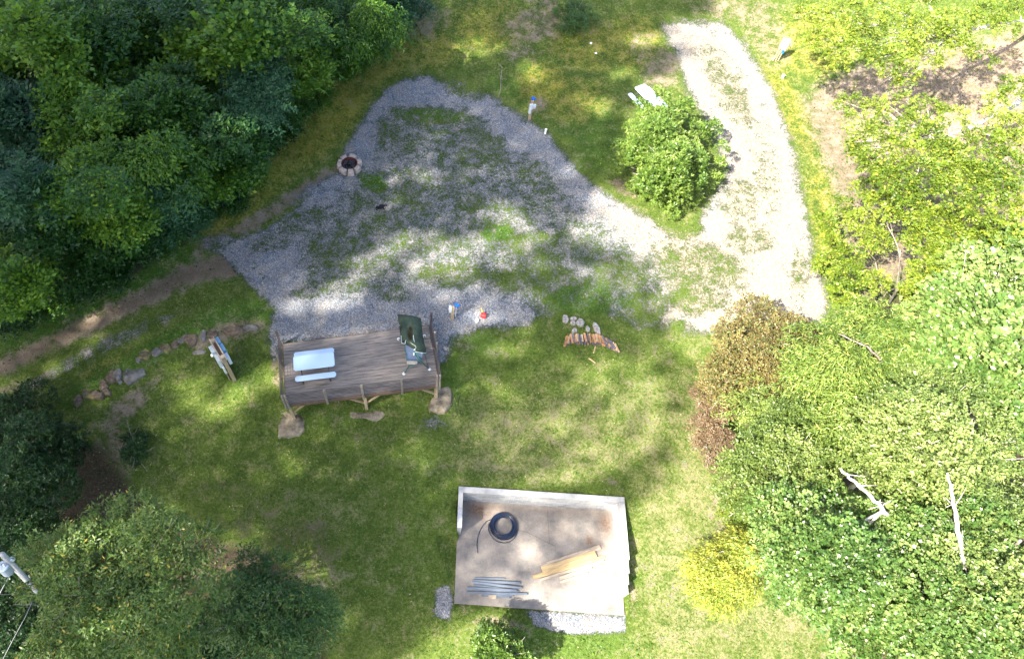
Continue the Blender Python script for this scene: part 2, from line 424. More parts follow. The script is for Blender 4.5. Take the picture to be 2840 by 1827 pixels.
def rock_bm(poly, h, seed=0, sink=.25, rough=.05, flat=.75):
    """irregular stone from a plan outline (local xy), height h, sunk into the ground"""
    bm = bmesh.new()
    n = 30
    P = [Vector((p[0], p[1], 0)) for p in poly]
    per = [0]
    for i in range(len(P)): per.append(per[-1] + (P[(i + 1) % len(P)] - P[i]).length)
    ring = []
    for k in range(n):
        s = per[-1] * k / n
        i = max(j for j in range(len(P)) if per[j] <= s + 1e-9)
        f = (s - per[i]) / max(1e-6, per[i + 1] - per[i])
        ring.append(P[i].lerp(P[(i + 1) % len(P)], f))
    c = sum(ring, Vector()) / n
    lv = [(-sink, 1.06), (0.0, 1.05), (h * .45, 1.02), (h * .85, .95), (h, .84), (h * 1.03, .6), (h * 1.04, .3)]
    if flat < .6: lv = [(-sink, 1.05), (0, 1.04), (h * .35, .98), (h * .65, .86), (h * .88, .66), (h, .42), (h * 1.02, .2)]
    rings = []
    for z, s in lv:
        rr = []
        for p in ring:
            q = c + (p - c) * s; q.z = z
            nv = mnoise.noise_vector(q * 2.6 + Vector((seed * 7.3, seed * 3.1, 0)))
            n2 = mnoise.noise_vector(q * 9 + Vector((seed * 1.3, 5, 0)))
            rr.append(bm.verts.new(q + nv * rough * 1.5 + n2 * rough * .5))
        rings.append(rr)
    for a, b in zip(rings, rings[1:]):
        for k in range(n):
            bm.faces.new((a[k], a[(k + 1) % n], b[(k + 1) % n], b[k]))
    bm.faces.new(rings[-1])
    return bm

def ell(w, d, n=9, ang=0.0, jit=.18, seed=0):
    r = random.Random(seed)
    out = []
    for k in range(n):
        t = 2 * math.pi * k / n + r.uniform(-.2, .2)
        s = 1 + r.uniform(-jit, jit)
        x, y = math.cos(t) * w / 2 * s, math.sin(t) * d / 2 * s
        out.append((x * math.cos(ang) - y * math.sin(ang), x * math.sin(ang) + y * math.cos(ang)))
    return out

# ------------------------------------------------------------------ ground with its coverage
def smooth01(x): 
    x = np.clip(x, 0, 1); return x * x * (3 - 2 * x)

def sdf_poly(X, Y, poly):
    """signed distance (positive inside) in survey units"""
    poly = np.array(poly, float); n = len(poly)
    d = np.full(X.shape, 1e9); ins = np.zeros(X.shape, bool)
    for i in range(n):
        ax, ay = poly[i]; bx_, by_ = poly[(i + 1) % n]
        ex, ey = bx_ - ax, by_ - ay
        t = np.clip(((X - ax) * ex + (Y - ay) * ey) / (ex * ex + ey * ey + 1e-9), 0, 1)
        d = np.minimum(d, np.hypot(X - ax - t * ex, Y - ay - t * ey))
        c = ((ay > Y) != (by_ > Y)) & (X < ex * (Y - ay) / (ey if abs(ey) > 1e-9 else 1e-9) + ax)
        ins ^= c
    return np.where(ins, d, -d)

def soft(X, Y, poly, w): return smooth01(.5 + sdf_poly(X, Y, poly) / (2 * w))
def blob(X, Y, cx, cy, rx, ry, ang=0):
    a = math.radians(ang); dx, dy = X - cx, Y - cy
    u = (dx * math.cos(a) + dy * math.sin(a)) / rx; v = (-dx * math.sin(a) + dy * math.cos(a)) / ry
    return smooth01(1.5 - np.hypot(u, v))

PAD = [(812, 345), (850, 275), (900, 212), (945, 184), (1000, 176), (1060, 186), (1105, 205), (1165, 235), (1205, 262), (1250, 290), (1290, 322), (1330, 378),
       (1385, 430), (1460, 480), (1530, 520), (1620, 600), (1640, 700), (1560, 770), (1480, 765), (1400, 720), (1330, 712), (1250, 748), (1210, 765), (1120, 765), (1060, 790), (1040, 850),
       (1010, 860), (1000, 790), (660, 805), (640, 850), (628, 800), (640, 720), (600, 680), (555, 640), (515, 590), (560, 555), (640, 500), (720, 440), (800, 395), (800, 372)]
ROAD = [(1545, 58), (1600, 50), (1690, 55), (1730, 95), (1775, 160), (1815, 235), (1845, 320), (1862, 400), (1880, 470), (1893, 550), (1905, 620), (1932, 690), (1930, 760),
        (1760, 800), (1690, 775), (1600, 775), (1560, 740), (1560, 640), (1480, 560), (1400, 500), (1450, 480), (1540, 520), (1620, 540), (1660, 470), (1700, 400), (1660, 290), (1600, 200), (1588, 140)]
def coverage(X, Y):
    g = np.maximum(soft(X, Y, PAD, 18), soft(X, Y, ROAD, 22))
    less = np.zeros_like(X)
    for c in [  # grass growing in the gravel
        (1010, 272, 100, 22, 5, .62), (915, 310, 35, 60, 20, .38), (1130, 340, 45, 110, -42, .42), (960, 420, 130, 60, 0, .32), (872, 428, 40, 24, 30, .6), (1250, 440, 60, 90, -40, .38),
        (1100, 470, 50, 40, 0, .45), (1160, 545, 50, 22, 0, .7), (1000, 560, 120, 40, -10, .42), (900, 620, 90, 40, 0, .42), (1060, 640, 110, 35, 0, .5), (1300, 580, 160, 50, 5, .45), (1250, 650, 130, 45, 0, .5),
        (1350, 700, 110, 45, 0, .62), (1450, 640, 90, 60, 0, .5), (1500, 720, 70, 50, 0, .55), (740, 670, 70, 25, -20, .4), (700, 520, 90, 30, -20, .35), (640, 560, 80, 25, -20, .35), (640, 510, 90, 14, -32, .55),
        (930, 690, 60, 20, 0, .35), (1590, 630, 90, 60, 30, .42), (1590, 530, 50, 30, 20, .8), (1660, 620, 110, 50, 20, .42), (1620, 700, 80, 40, 0, .45), (1750, 560, 60, 40, 0, .35), (1730, 470, 50, 60, 0, .3),
        (1700, 200, 40, 120, -25, .33), (1790, 400, 35, 120, -10, .25), (1640, 130, 30, 40, 0, .15), (1075, 205, 55, 22, 25, .45), (1870, 640, 25, 60, 0, .3), (1700, 640, 40, 20, 20, .45), (1560, 760, 60, 20, 0, .4)]:
        less = np.maximum(less, blob(X, Y, *c[:5]) * c[5])
    less = np.maximum(less, .34 * soft(X, Y, [(880, 270), (1010, 250), (1120, 290), (1210, 380), (1330, 470), (1480, 560), (1600, 640), (1600, 720), (1350, 700), (1200, 680), (1050, 680), (760, 700), (700, 640), (700, 520), (860, 400)], 35))
    g = g * (1 - np.clip(less * 1.2, 0, .70))
    g = np.maximum(g, soft(X, Y, [(1015, 1440), (1018, 1380), (1045, 1365), (1062, 1400), (1050, 1450)], 8))
    g = np.maximum(g, soft(X, Y, [(1225, 1425), (1465, 1437), (1463, 1478), (1330, 1482), (1255, 1465)], 7))
    g = np.maximum(g, .5 * blob(X, Y, 1020, 985, 35, 18))
    # dirt track, stone-dust rut
    g = np.maximum(g, .45 * soft(X, Y, [(40, 910), (130, 850), (240, 790), (340, 745), (420, 725), (400, 750), (300, 800), (180, 860), (60, 925)], 9))
    g = np.maximum(g, .62 * soft(X, Y, [(455, 552), (520, 545), (600, 560), (600, 600), (520, 600), (470, 580)], 12))
    d = np.zeros_like(X)
    d = np.maximum(d, .95 * soft(X, Y, [(-200, 930), (0, 838), (100, 790), (200, 735), (320, 680), (430, 620), (530, 590), (600, 620), (640, 680), (560, 650), (460, 660), (330, 722), (210, 780), (100, 830), (0, 885), (-200, 990)], 22))
    d = np.maximum(d, .75 * soft(X, Y, [(440, 610), (470, 560), (560, 520), (700, 430), (780, 390), (830, 310), (845, 320), (800, 400), (600, 540), (520, 560)], 14))
    d = np.maximum(d, .6 * soft(X, Y, [(0, 900), (60, 890), (140, 850), (100, 900), (0, 930)], 12))
    d = np.maximum(d, .8 * soft(X, Y, [(1870, 230), (1960, 170), (2150, 120), (2394, 60), (2800, 0), (2800, 700), (2300, 560), (2150, 650), (2030, 700), (1980, 640), (1940, 420), (1900, 330)], 40))
    for c in [(560, 770, 70, 25, -10, .65), (470, 800, 45, 16, -20, .6), (300, 950, 80, 30, -40, .6), (270, 1050, 50, 70, 0, .55), (240, 1180, 60, 60, 0, .5),
              (1550, 160, 60, 45, -60, .62), (1500, 110, 30, 40, 0, .5), (1240, 60, 80, 40, 0, .55), (1300, 30, 70, 40, 30, .55), (1210, 120, 40, 25, 0, .45), (1720, 20, 110, 25, 0, .55),
              (1780, 60, 80, 40, 30, .5), (1460, 440, 40, 15, 30, .6), (1800, 100, 40, 60, -30, .5), (1690, 1190, 30, 60, 0, .6), (1070, 1420, 60, 20, 0, .3), (1160, 1455, 70, 14, 5, .55), (1480, 1400, 12, 60, 0, .5),
              (1260, 245, 30, 20, 0, .5), (990, 50, 60, 50, 0, .45), (650, 850, 16, 70, 0, .6), (1080, 810, 20, 14, 0, .5), (760, 1350, 50, 60, 0, .4)]:
        d = np.maximum(d, blob(X, Y, *c[:5]) * c[5])
    y = np.zeros_like(X)
    for c in [(760, 290, 150, 55, -45, .75), (640, 400, 130, 50, -45, .6), (880, 160, 120, 45, -30, .6), (1000, 110, 80, 60, 0, .5), (1270, 200, 60, 60, 0, .6), (1380, 110, 110, 60, 0, .5), (1150, 60, 110, 60, 0, .5),
              (560, 500, 110, 35, -40, .5), (1480, 100, 80, 70, 0, .5), (1340, 230, 90, 60, 0, .45), (1930, 500, 40, 150, -10, .5), (1850, 260, 40, 140, -30, .5), (1900, 100, 120, 80, 0, .5), (250, 850, 80, 10, -30, .35)]:
        y = np.maximum(y, blob(X, Y, *c[:5]) * c[5])
    lu = np.zeros_like(X)
    for c in [(560, 740, 130, 45, -10, .8), (400, 800, 150, 30, -27, .8), (220, 900, 140, 28, -32, .7), (1400, 330, 70, 90, 0, .7), (1330, 300, 60, 30, 30, .6), (870, 425, 45, 26, 0, .9), (1280, 160, 40, 40, 0, .5), (1160, 545, 50, 22, 0, .9),
              (1380, 700, 120, 45, 0, .8), (560, 880, 60, 40, 0, .6), (1180, 200, 60, 30, 20, .6), (1100, 800, 80, 40, 0, .6), (1010, 268, 110, 16, 5, .7), (1300, 1500, 220, 50, 0, .6), (1060, 900, 30, 80, 0, .6), (1010, 1150, 60, 300, 0, .4), (750, 980, 120, 30, 0, .5)]:
        lu = np.maximum(lu, blob(X, Y, *c[:5]) * c[5] * .8)
    lu = np.maximum(lu, .7 * soft(X, Y, [(500, 600), (300, 720), (100, 800), (0, 830), (0, 780), (200, 680), (430, 560)], 20))
    dr = .12 + .34 * soft(X, Y, [(1050, 950), (1640, 850), (1700, 1200), (2000, 1600), (1500, 1600), (1480, 1100), (1050, 1100)], 60)
    for c in [(1560, 1250, 60, 140, 0, .6), (1650, 1450, 140, 60, 0, .6), (1850, 1450, 120, 50, 0, .65), (1620, 1120, 40, 100, 0, .6), (1580, 1330, 80, 60, 0, .55), (700, 1200, 200, 60, 0, .3), (1250, 1080, 200, 60, 0, .5), (1150, 1030, 60, 30, 0, .4), (960, 640, 120, 50, 0, .3), (1650, 800, 60, 60, 0, .3)]:
        dr = np.maximum(dr, blob(X, Y, *c[:5]) * c[5])
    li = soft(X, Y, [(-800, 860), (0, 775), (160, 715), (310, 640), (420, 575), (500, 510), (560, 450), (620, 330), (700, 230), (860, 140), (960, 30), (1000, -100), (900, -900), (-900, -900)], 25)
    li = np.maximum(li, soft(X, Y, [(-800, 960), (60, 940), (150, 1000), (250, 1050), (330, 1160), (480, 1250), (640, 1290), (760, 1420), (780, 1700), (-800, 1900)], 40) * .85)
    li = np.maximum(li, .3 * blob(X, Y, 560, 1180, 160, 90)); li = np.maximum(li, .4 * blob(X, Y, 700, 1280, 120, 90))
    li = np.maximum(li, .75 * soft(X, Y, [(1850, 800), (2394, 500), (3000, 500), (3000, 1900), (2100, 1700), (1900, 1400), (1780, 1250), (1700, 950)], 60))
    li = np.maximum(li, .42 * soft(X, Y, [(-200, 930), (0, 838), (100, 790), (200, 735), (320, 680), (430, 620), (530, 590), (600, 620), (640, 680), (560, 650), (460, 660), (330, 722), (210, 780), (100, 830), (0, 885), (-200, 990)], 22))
    return dict(gravel=g, cream=soft(X, Y, ROAD, 60), dirt=d, yellow=y, lush=lu, dry=dr, litter=li)

def axis(a, b, step, far):
    mid = np.arange(a, b + step / 2, step)
    lo, hi = [], []
    s, x = step, mid[0]
    while x > -far: s *= 1.35; x -= s; lo.append(x)
    s, x = step, mid[-1]
    while x < far: s *= 1.35; x += s; hi.append(x)
    return np.array(lo[::-1] + list(mid) + hi)
gx, gy = axis(-30, 42, .125, 500), axis(-3, 46, .125, 500)
XX, YY = np.meshgrid(gx, gy, indexing='xy')
nx, ny = len(gx), len(gy)
xf, yf = XX.ravel(), YY.ravel()
ZF = H(xf, yf)
ZF = ZF + .03 * np.sin(xf * 1.7 + np.sin(yf * 1.1) * 2) * np.sin(yf * 1.3 + xf * .4)
in_sl = (np.abs((xf - SLP(SL_W / 2, 0).x) ) < 9) & (ZF < SL_Z - .06) & (yf > s_sw.y - .6)
GP = np.stack([xf, yf, ZF], 1)
vx, vy, dep = to_v(GP)
okd = dep > 1
vx = np.where(okd, np.clip(vx, -4000, 6000), -3000); vy = np.where(okd, np.clip(vy, -4000, 6000), 3000)
COV = coverage(vx, vy)

def grid_part(name, sel_faces, mat, attrs):
    ii = sel_faces
    r, c = ii // (nx - 1), ii % (nx - 1)
    a = r * nx + c
    quads = np.stack([a, a + 1, a + nx + 1, a + nx], 1)
    used, inv = np.unique(quads, return_inverse=True)
    inv = inv.reshape(quads.shape)
    me = bpy.data.meshes.new(name)
    me.vertices.add(len(used)); me.vertices.foreach_set('co', GP[used].astype(np.float32).ravel())
    me.loops.add(inv.size); me.loops.foreach_set('vertex_index', inv.astype(np.int32).ravel())
    me.polygons.add(len(quads)); me.polygons.foreach_set('loop_start', (np.arange(len(quads)) * 4).astype(np.int32))
    me.polygons.foreach_set('use_smooth', np.ones(len(quads), bool))
    me.update(calc_edges=True)
    for k, v in attrs.items():
        at = me.attributes.new(k, 'FLOAT', 'POINT'); at.data.foreach_set('value', v[used].astype(np.float32))
    me.materials.append(mat)
    o = bpy.data.objects.new(name, me); COL.objects.link(o)
    tag(o, kind='structure')
    return o
fr, fc = np.meshgrid(np.arange(ny - 1), np.arange(nx - 1), indexing='ij')
fv = (fr * nx + fc).ravel()                       # corner vertex of each face
fX, fY = vx[fv], vy[fv]
inpad = (sdf_poly(fX, fY, PAD) > 0) 
inroad = (sdf_poly(fX, fY, ROAD) > 0)
TRACK = [(-400, 1000), (0, 830), (200, 725), (430, 610), (520, 560), (640, 690), (460, 740), (300, 810), (80, 935), (-400, 1160)]
intrack = (sdf_poly(fX, fY, TRACK) > 0) & ~inpad
seen = dep[fv] > 1
cat = np.where(seen & inroad, 2, np.where(seen & inpad, 1, np.where(seen & intrack, 3, 0)))
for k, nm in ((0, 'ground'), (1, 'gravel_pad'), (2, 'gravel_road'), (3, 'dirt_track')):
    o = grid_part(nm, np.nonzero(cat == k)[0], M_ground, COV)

# ------------------------------------------------------------------ leaf meshes
def leaf_mesh(name, P, D, Nn, L, Wd, tint, mat, parent=None, fold=.25):
    """P base (n,3), D direction, Nn normal, L length, Wd width arrays -> folded rhombic leaves, one mesh"""
    n = len(P)
    D = D / np.linalg.norm(D, axis=1, keepdims=True)
    Sd = np.cross(D, Nn); Sd /= (np.linalg.norm(Sd, axis=1, keepdims=True) + 1e-9)
    Nn = np.cross(Sd, D)
    L = np.broadcast_to(L, n)[:, None]; Wd = np.broadcast_to(Wd, n)[:, None]
    v0 = P; v2 = P + D * L
    m = P + D * L * .45
    v1 = m + Sd * Wd / 2 + Nn * Wd * fold * .5; v3 = m - Sd * Wd / 2 + Nn * Wd * fold * .5
    co = np.stack([v0, v1, v2, v3], 1).reshape(-1, 3)
    b = np.arange(n) * 4
    tri = np.stack([b, b + 1, b + 2, b, b + 2, b + 3], 1).reshape(-1)
    me = bpy.data.meshes.new(name)
    me.vertices.add(len(co)); me.vertices.foreach_set('co', co.astype(np.float32).ravel())
    me.loops.add(len(tri)); me.loops.foreach_set('vertex_index', tri.astype(np.int32))
    me.polygons.add(n * 2); me.polygons.foreach_set('loop_start', (np.arange(n * 2) * 3).astype(np.int32))
    me.update(calc_edges=True)
    at = me.attributes.new('tint', 'FLOAT', 'POINT'); at.data.foreach_set('value', np.repeat(tint, 4).astype(np.float32))
    me.materials.append(mat)
    o = bpy.data.objects.new(name, me); COL.objects.link(o)
    if parent: o.parent = parent
    return o

def sprays(base, axis_, n_leaf, L, lw, kind, tint0, r):
    """base (m,3), axis (m,3) -> leaves. kind: alt (leaves along a twig), pinnate (long fronds), whorl (rosettes), droop (hanging)"""
    m = len(base)
    up = np.array([0, 0, 1.0])
    ax = axis_ / np.linalg.norm(axis_, axis=1, keepdims=True)
    side = np.cross(ax, up) + r.normal(0, .15, (m, 3)); side /= np.linalg.norm(side, axis=1, keepdims=True)
    nrm = np.cross(side, ax)
    L = L * r.uniform(.7, 1.35, m); Lc = L[:, None]
    ps, ds, ns, ls, ws, ts = [], [], [], [], [], []
    for k in range(n_leaf):
        t = (k + .5) / n_leaf
        sg = 1 if k % 2 else -1
        if kind == 'whorl':
            a = 2 * math.pi * k / n_leaf + r.uniform(0, 6.28, m)[:, None]
            rad = side * np.cos(a) + np.cross(nrm, side) * np.sin(a)
            d = rad + nrm * r.uniform(.1, .7, (m, 1))
            p = base + r.normal(0, .25, (m, 3)) * Lc
            nn = nrm + r.normal(0, .3, (m, 3))
            ll = L * r.uniform(.7, 1.2, m)
        elif kind == 'pinnate':
            flen = Lc * n_leaf * .22
            p = base + ax * (t * flen) - up * (t * t * flen * .35)
            d = side * sg + ax * .45 - up * .12
            nn = nrm + r.normal(0, .15, (m, 3))
            ll = L * (1 - abs(t - .5) * .7) * r.uniform(.9, 1.1, m)
        elif kind == 'droop':
            flen = Lc * n_leaf * .3
            p = base + ax * (t * flen) - up * (t * t * flen * .8) + r.normal(0, .2, (m, 3)) * Lc
            d = side * sg * .5 + ax * .6 - up * .45 + r.normal(0, .25, (m, 3))
            nn = nrm + r.normal(0, .5, (m, 3))
            ll = L * r.uniform(.7, 1.2, m)
        else:
            flen = Lc * n_leaf * .30
            p = base + ax * (t * flen) - up * (t * t * flen * .2) + r.normal(0, .25, (m, 3)) * Lc
            d = side * sg * r.uniform(.5, 1.1, (m, 1)) + ax * .6 + r.normal(0, .25, (m, 3))
            nn = nrm + r.normal(0, .38, (m, 3))
            ll = L * r.uniform(.65, 1.2, m)
        ps.append(p); ds.append(d); ns.append(nn); ls.append(ll); ws.append(ll * lw * r.uniform(.85, 1.15, m))
        ts.append(np.clip(tint0 + r.normal(0, .13, m), 0, .86))
    return [np.concatenate(a) for a in (ps, ds, ns, ls, ws, ts)]

def shell_dirs(m, r, zmin=-.2):
    z = r.uniform(zmin, 1, m); a = r.uniform(0, 2 * math.pi, m); q = np.sqrt(np.clip(1 - z * z, 0, 1))
    return np.stack([q * np.cos(a), q * np.sin(a), z], 1)

def crown(clumps, n_spray, n_leaf, L, lw, kind, mat, name, parent, r, droop=.1, tint=(.15, .65), old=0.0, inner=.25, keep=None):
    cl = np.array(clumps, float)                       # x y z rx rz
    w = cl[:, 3] ** 2; w = w / w.sum()
    ci = r.choice(len(cl), n_spray, p=w)
    d = shell_dirs(n_spray, r, -.35)
    rad = np.where(r.random(n_spray) < inner, r.uniform(.2, .75, n_spray), r.uniform(.78, 1.06, n_spray))
    C = cl[ci]
    base = C[:, :3] + d * rad[:, None] * np.stack([C[:, 3], C[:, 3], C[:, 4]], 1)
    ct_ = r.uniform(-.24, .24, len(cl))
    tint0 = tint[0] + (tint[1] - tint[0]) * r.random(n_spray) + ct_[ci]
    ax = d * [1, 1, .35] + r.normal(0, .35, (n_spray, 3)) - np.array([0, 0, droop])
    P, D, Nn, LL, WW, T = sprays(base, ax, n_leaf, L, lw, kind, tint0, r)
    if old:
        T = np.where(r.random(len(T)) < old, 1.0, T)
    if keep is not None:
        k = keep(P); P, D, Nn, LL, WW, T = (a[k] for a in (P, D, Nn, LL, WW, T))
    return leaf_mesh(name, P, D, Nn, LL, WW, T, mat, parent), base

def limbs(bm, base, top, clumps, r0, rnd, r_tip=.02, share=1.0, wob=.12):
    base, top = Vector(base), Vector(top)
    n = 8; pts, rs = [], []
    off = Vector((rnd.uniform(-1, 1), rnd.uniform(-1, 1), 0)) * (top - base).length * .03
    for i in range(n + 1):
        t = i / n
        pts.append(base.lerp(top, t) + off * math.sin(t * math.pi * 2)); rs.append(r0 * (1 - .72 * t) + (r0 * .25 if i == 0 else 0))
    tube(bm, pts, rs, 10)
    for c in clumps:
        if rnd.random() > share: continue
        c = Vector(c[:3])
        hgt = (c.z - base.z) / max(.1, (top.z - base.z))
        t = min(.95, max(.15, hgt - rnd.uniform(.12, .35)))
        a = base.lerp(top, t) + off * math.sin(t * math.pi * 2)
        rr = max(r_tip * 1.4, r0 * (1 - .72 * t) * .5)
        q, qr = [], []
        for i in range(6):
            s = i / 5
            p = a.lerp(c, s); p.z -= math.sin(s * math.pi) * (c - a).length * .08
            if 0 < i < 5: p += Vector((rnd.uniform(-1, 1), rnd.uniform(-1, 1), rnd.uniform(-1, 1))) * wob * (c - a).length * .35
            q.append(p); qr.append(rr * (1 - s) + r_tip * s)
        tube(bm, q, qr, 6)
        for j in range(3):                                   # twigs
            s0 = q[rnd.randint(2, 4)]
            e = c + Vector((rnd.uniform(-1, 1), rnd.uniform(-1, 1), rnd.uniform(-.3, .8))) * .8
            tube(bm, [s0, s0.lerp(e, .5) + Vector((0, 0, .05)), e], [r_tip, r_tip * .7, r_tip * .35], 5)

def ellipsoid_clumps(c, rx, ry, rz, n, cr, rnd, zmin=-.2, shell=.72):
    out = []
    for i in range(n):
        while True:
            d = Vector((rnd.gauss(0, 1), rnd.gauss(0, 1), rnd.gauss(0, 1))).normalized()
            if d.z > zmin: break
        s = shell * rnd.uniform(.65, 1.1) if rnd.random() < .8 else rnd.uniform(.1, .6)
        q = cr * rnd.uniform(.65, 1.3)
        out.append((c[0] + d.x * rx * s, c[1] + d.y * ry * s, c[2] + d.z * rz * s, q, q * rnd.uniform(.6, .95)))
    return out

LM = dict(
    wood=leafmat('woodland_leaf', (.014, .052, .006), (.046, .125, .010), (.13, .235, .020), old=(.26, .32, .03)),
    deep=leafmat('deep_green_leaf', (.010, .040, .008), (.028, .088, .014), (.07, .155, .025)),
    blueg=leafmat('blue_green_leaf', (.012, .046, .020), (.030, .090, .038), (.06, .145, .055)),
    shrub=leafmat('glossy_shrub_leaf', (.045, .095, .012), (.100, .170, .026), (.19, .26, .05), rough=.35),
    laurel=leafmat('dark_laurel_leaf', (.010, .032, .008), (.024, .062, .014), (.050, .11, .026), rough=.35),
    maple=leafmat('sunny_maple_leaf', (.055, .10, .010), (.125, .185, .016), (.22, .28, .035), old=(.32, .30, .04), trans=.45),
    green=leafmat('fresh_green_leaf', (.045, .10, .018), (.10, .170, .035), (.20, .26, .075), old=(.42, .46, .30)),
    grey=leafmat('grey_green_leaf', (.055, .095, .018), (.115, .165, .034), (.21, .26, .070), old=(.40, .42, .22)),
    bronze=leafmat('bronze_leaf', (.075, .062, .020), (.135, .105, .035), (.20, .165, .055), old=(.12, .16, .045), trans=.3),
    red=leafmat('purple_red_leaf', (.085, .055, .032), (.135, .092, .052), (.20, .145, .08), trans=.3),
    willow=leafmat('long_pale_leaf', (.050, .105, .015), (.125, .190, .030), (.22, .29, .06), old=(.40, .38, .10), trans=.4),
    gold=leafmat('yellow_willow_leaf', (.08, .130, .014), (.155, .205, .024), (.25, .285, .045), old=(.38, .34, .05), trans=.4),
    cherry=leafmat('cherry_leaf', (.038, .078, .010), (.076, .135, .022), (.145, .205, .045), old=(.34, .27, .04), trans=.3),
    fine=leafmat('fine_dark_leaf', (.026, .070, .016), (.056, .122, .028), (.11, .18, .045), old=(.25, .22, .04)),
    hill=leafmat('hillside_leaf', (.02, .045, .01), (.04, .08, .015), (.07, .12, .02), trans=.1),
    grass=leafmat('grass_blade', (.030, .065, .010), (.070, .125, .020), (.15, .20, .05), old=(.38, .33, .17), trans=.25, rough=.7),
)

def tree(name, label, cat, cpx, cz, rx, ry, rz, n_cl, cr, n_spray, n_leaf, L, lw, kind, mat, trunk_r=.16, bark=None, lean=(0, 0), group=None,
         droop=.1, tint=(.15, .65), old=0., inner=.25, seed=1, share=.7, shell=.72, zmin=-.2, clumps=None, trunk_to=.75, base=None, top=None):
    """crown centre surveyed at sheet point cpx, at height cz above datum"""
    c = V(cpx[0], cpx[1], cz)
    rnd = random.Random(seed); r = np.random.default_rng(seed)
    bxy = base if base is not None else (c.x + lean[0], c.y + lean[1])
    gz = float(H(bxy[0], bxy[1])[0])
    t = thing(name, label, cat, (bxy[0], bxy[1], gz), group=group)
    o0 = Vector((bxy[0], bxy[1], gz))
    cl = clumps or ellipsoid_clumps(c, rx, ry, rz, n_cl, cr, rnd, zmin, shell)
    cl = [(a - o0.x, b - o0.y, z - o0.z, e, f) for a, b, z, e, f in cl]
    cl = [q for q in cl if q[2] > .15] or cl
    ob, _ = crown(cl, n_spray, n_leaf, L, lw, kind, LM[mat], 'crown', t, r, droop, tint, old, inner)
    bm = bmesh.new()
    tp = Vector(top) - o0 if top is not None else (Vector((c.x, c.y, c.z + rz * trunk_to)) - o0)
    limbs(bm, (0, 0, -.2), tp, cl, trunk_r, rnd, share=share)
    obj('trunk', bm, bark or M_barkg, t, smooth=True)
    return t

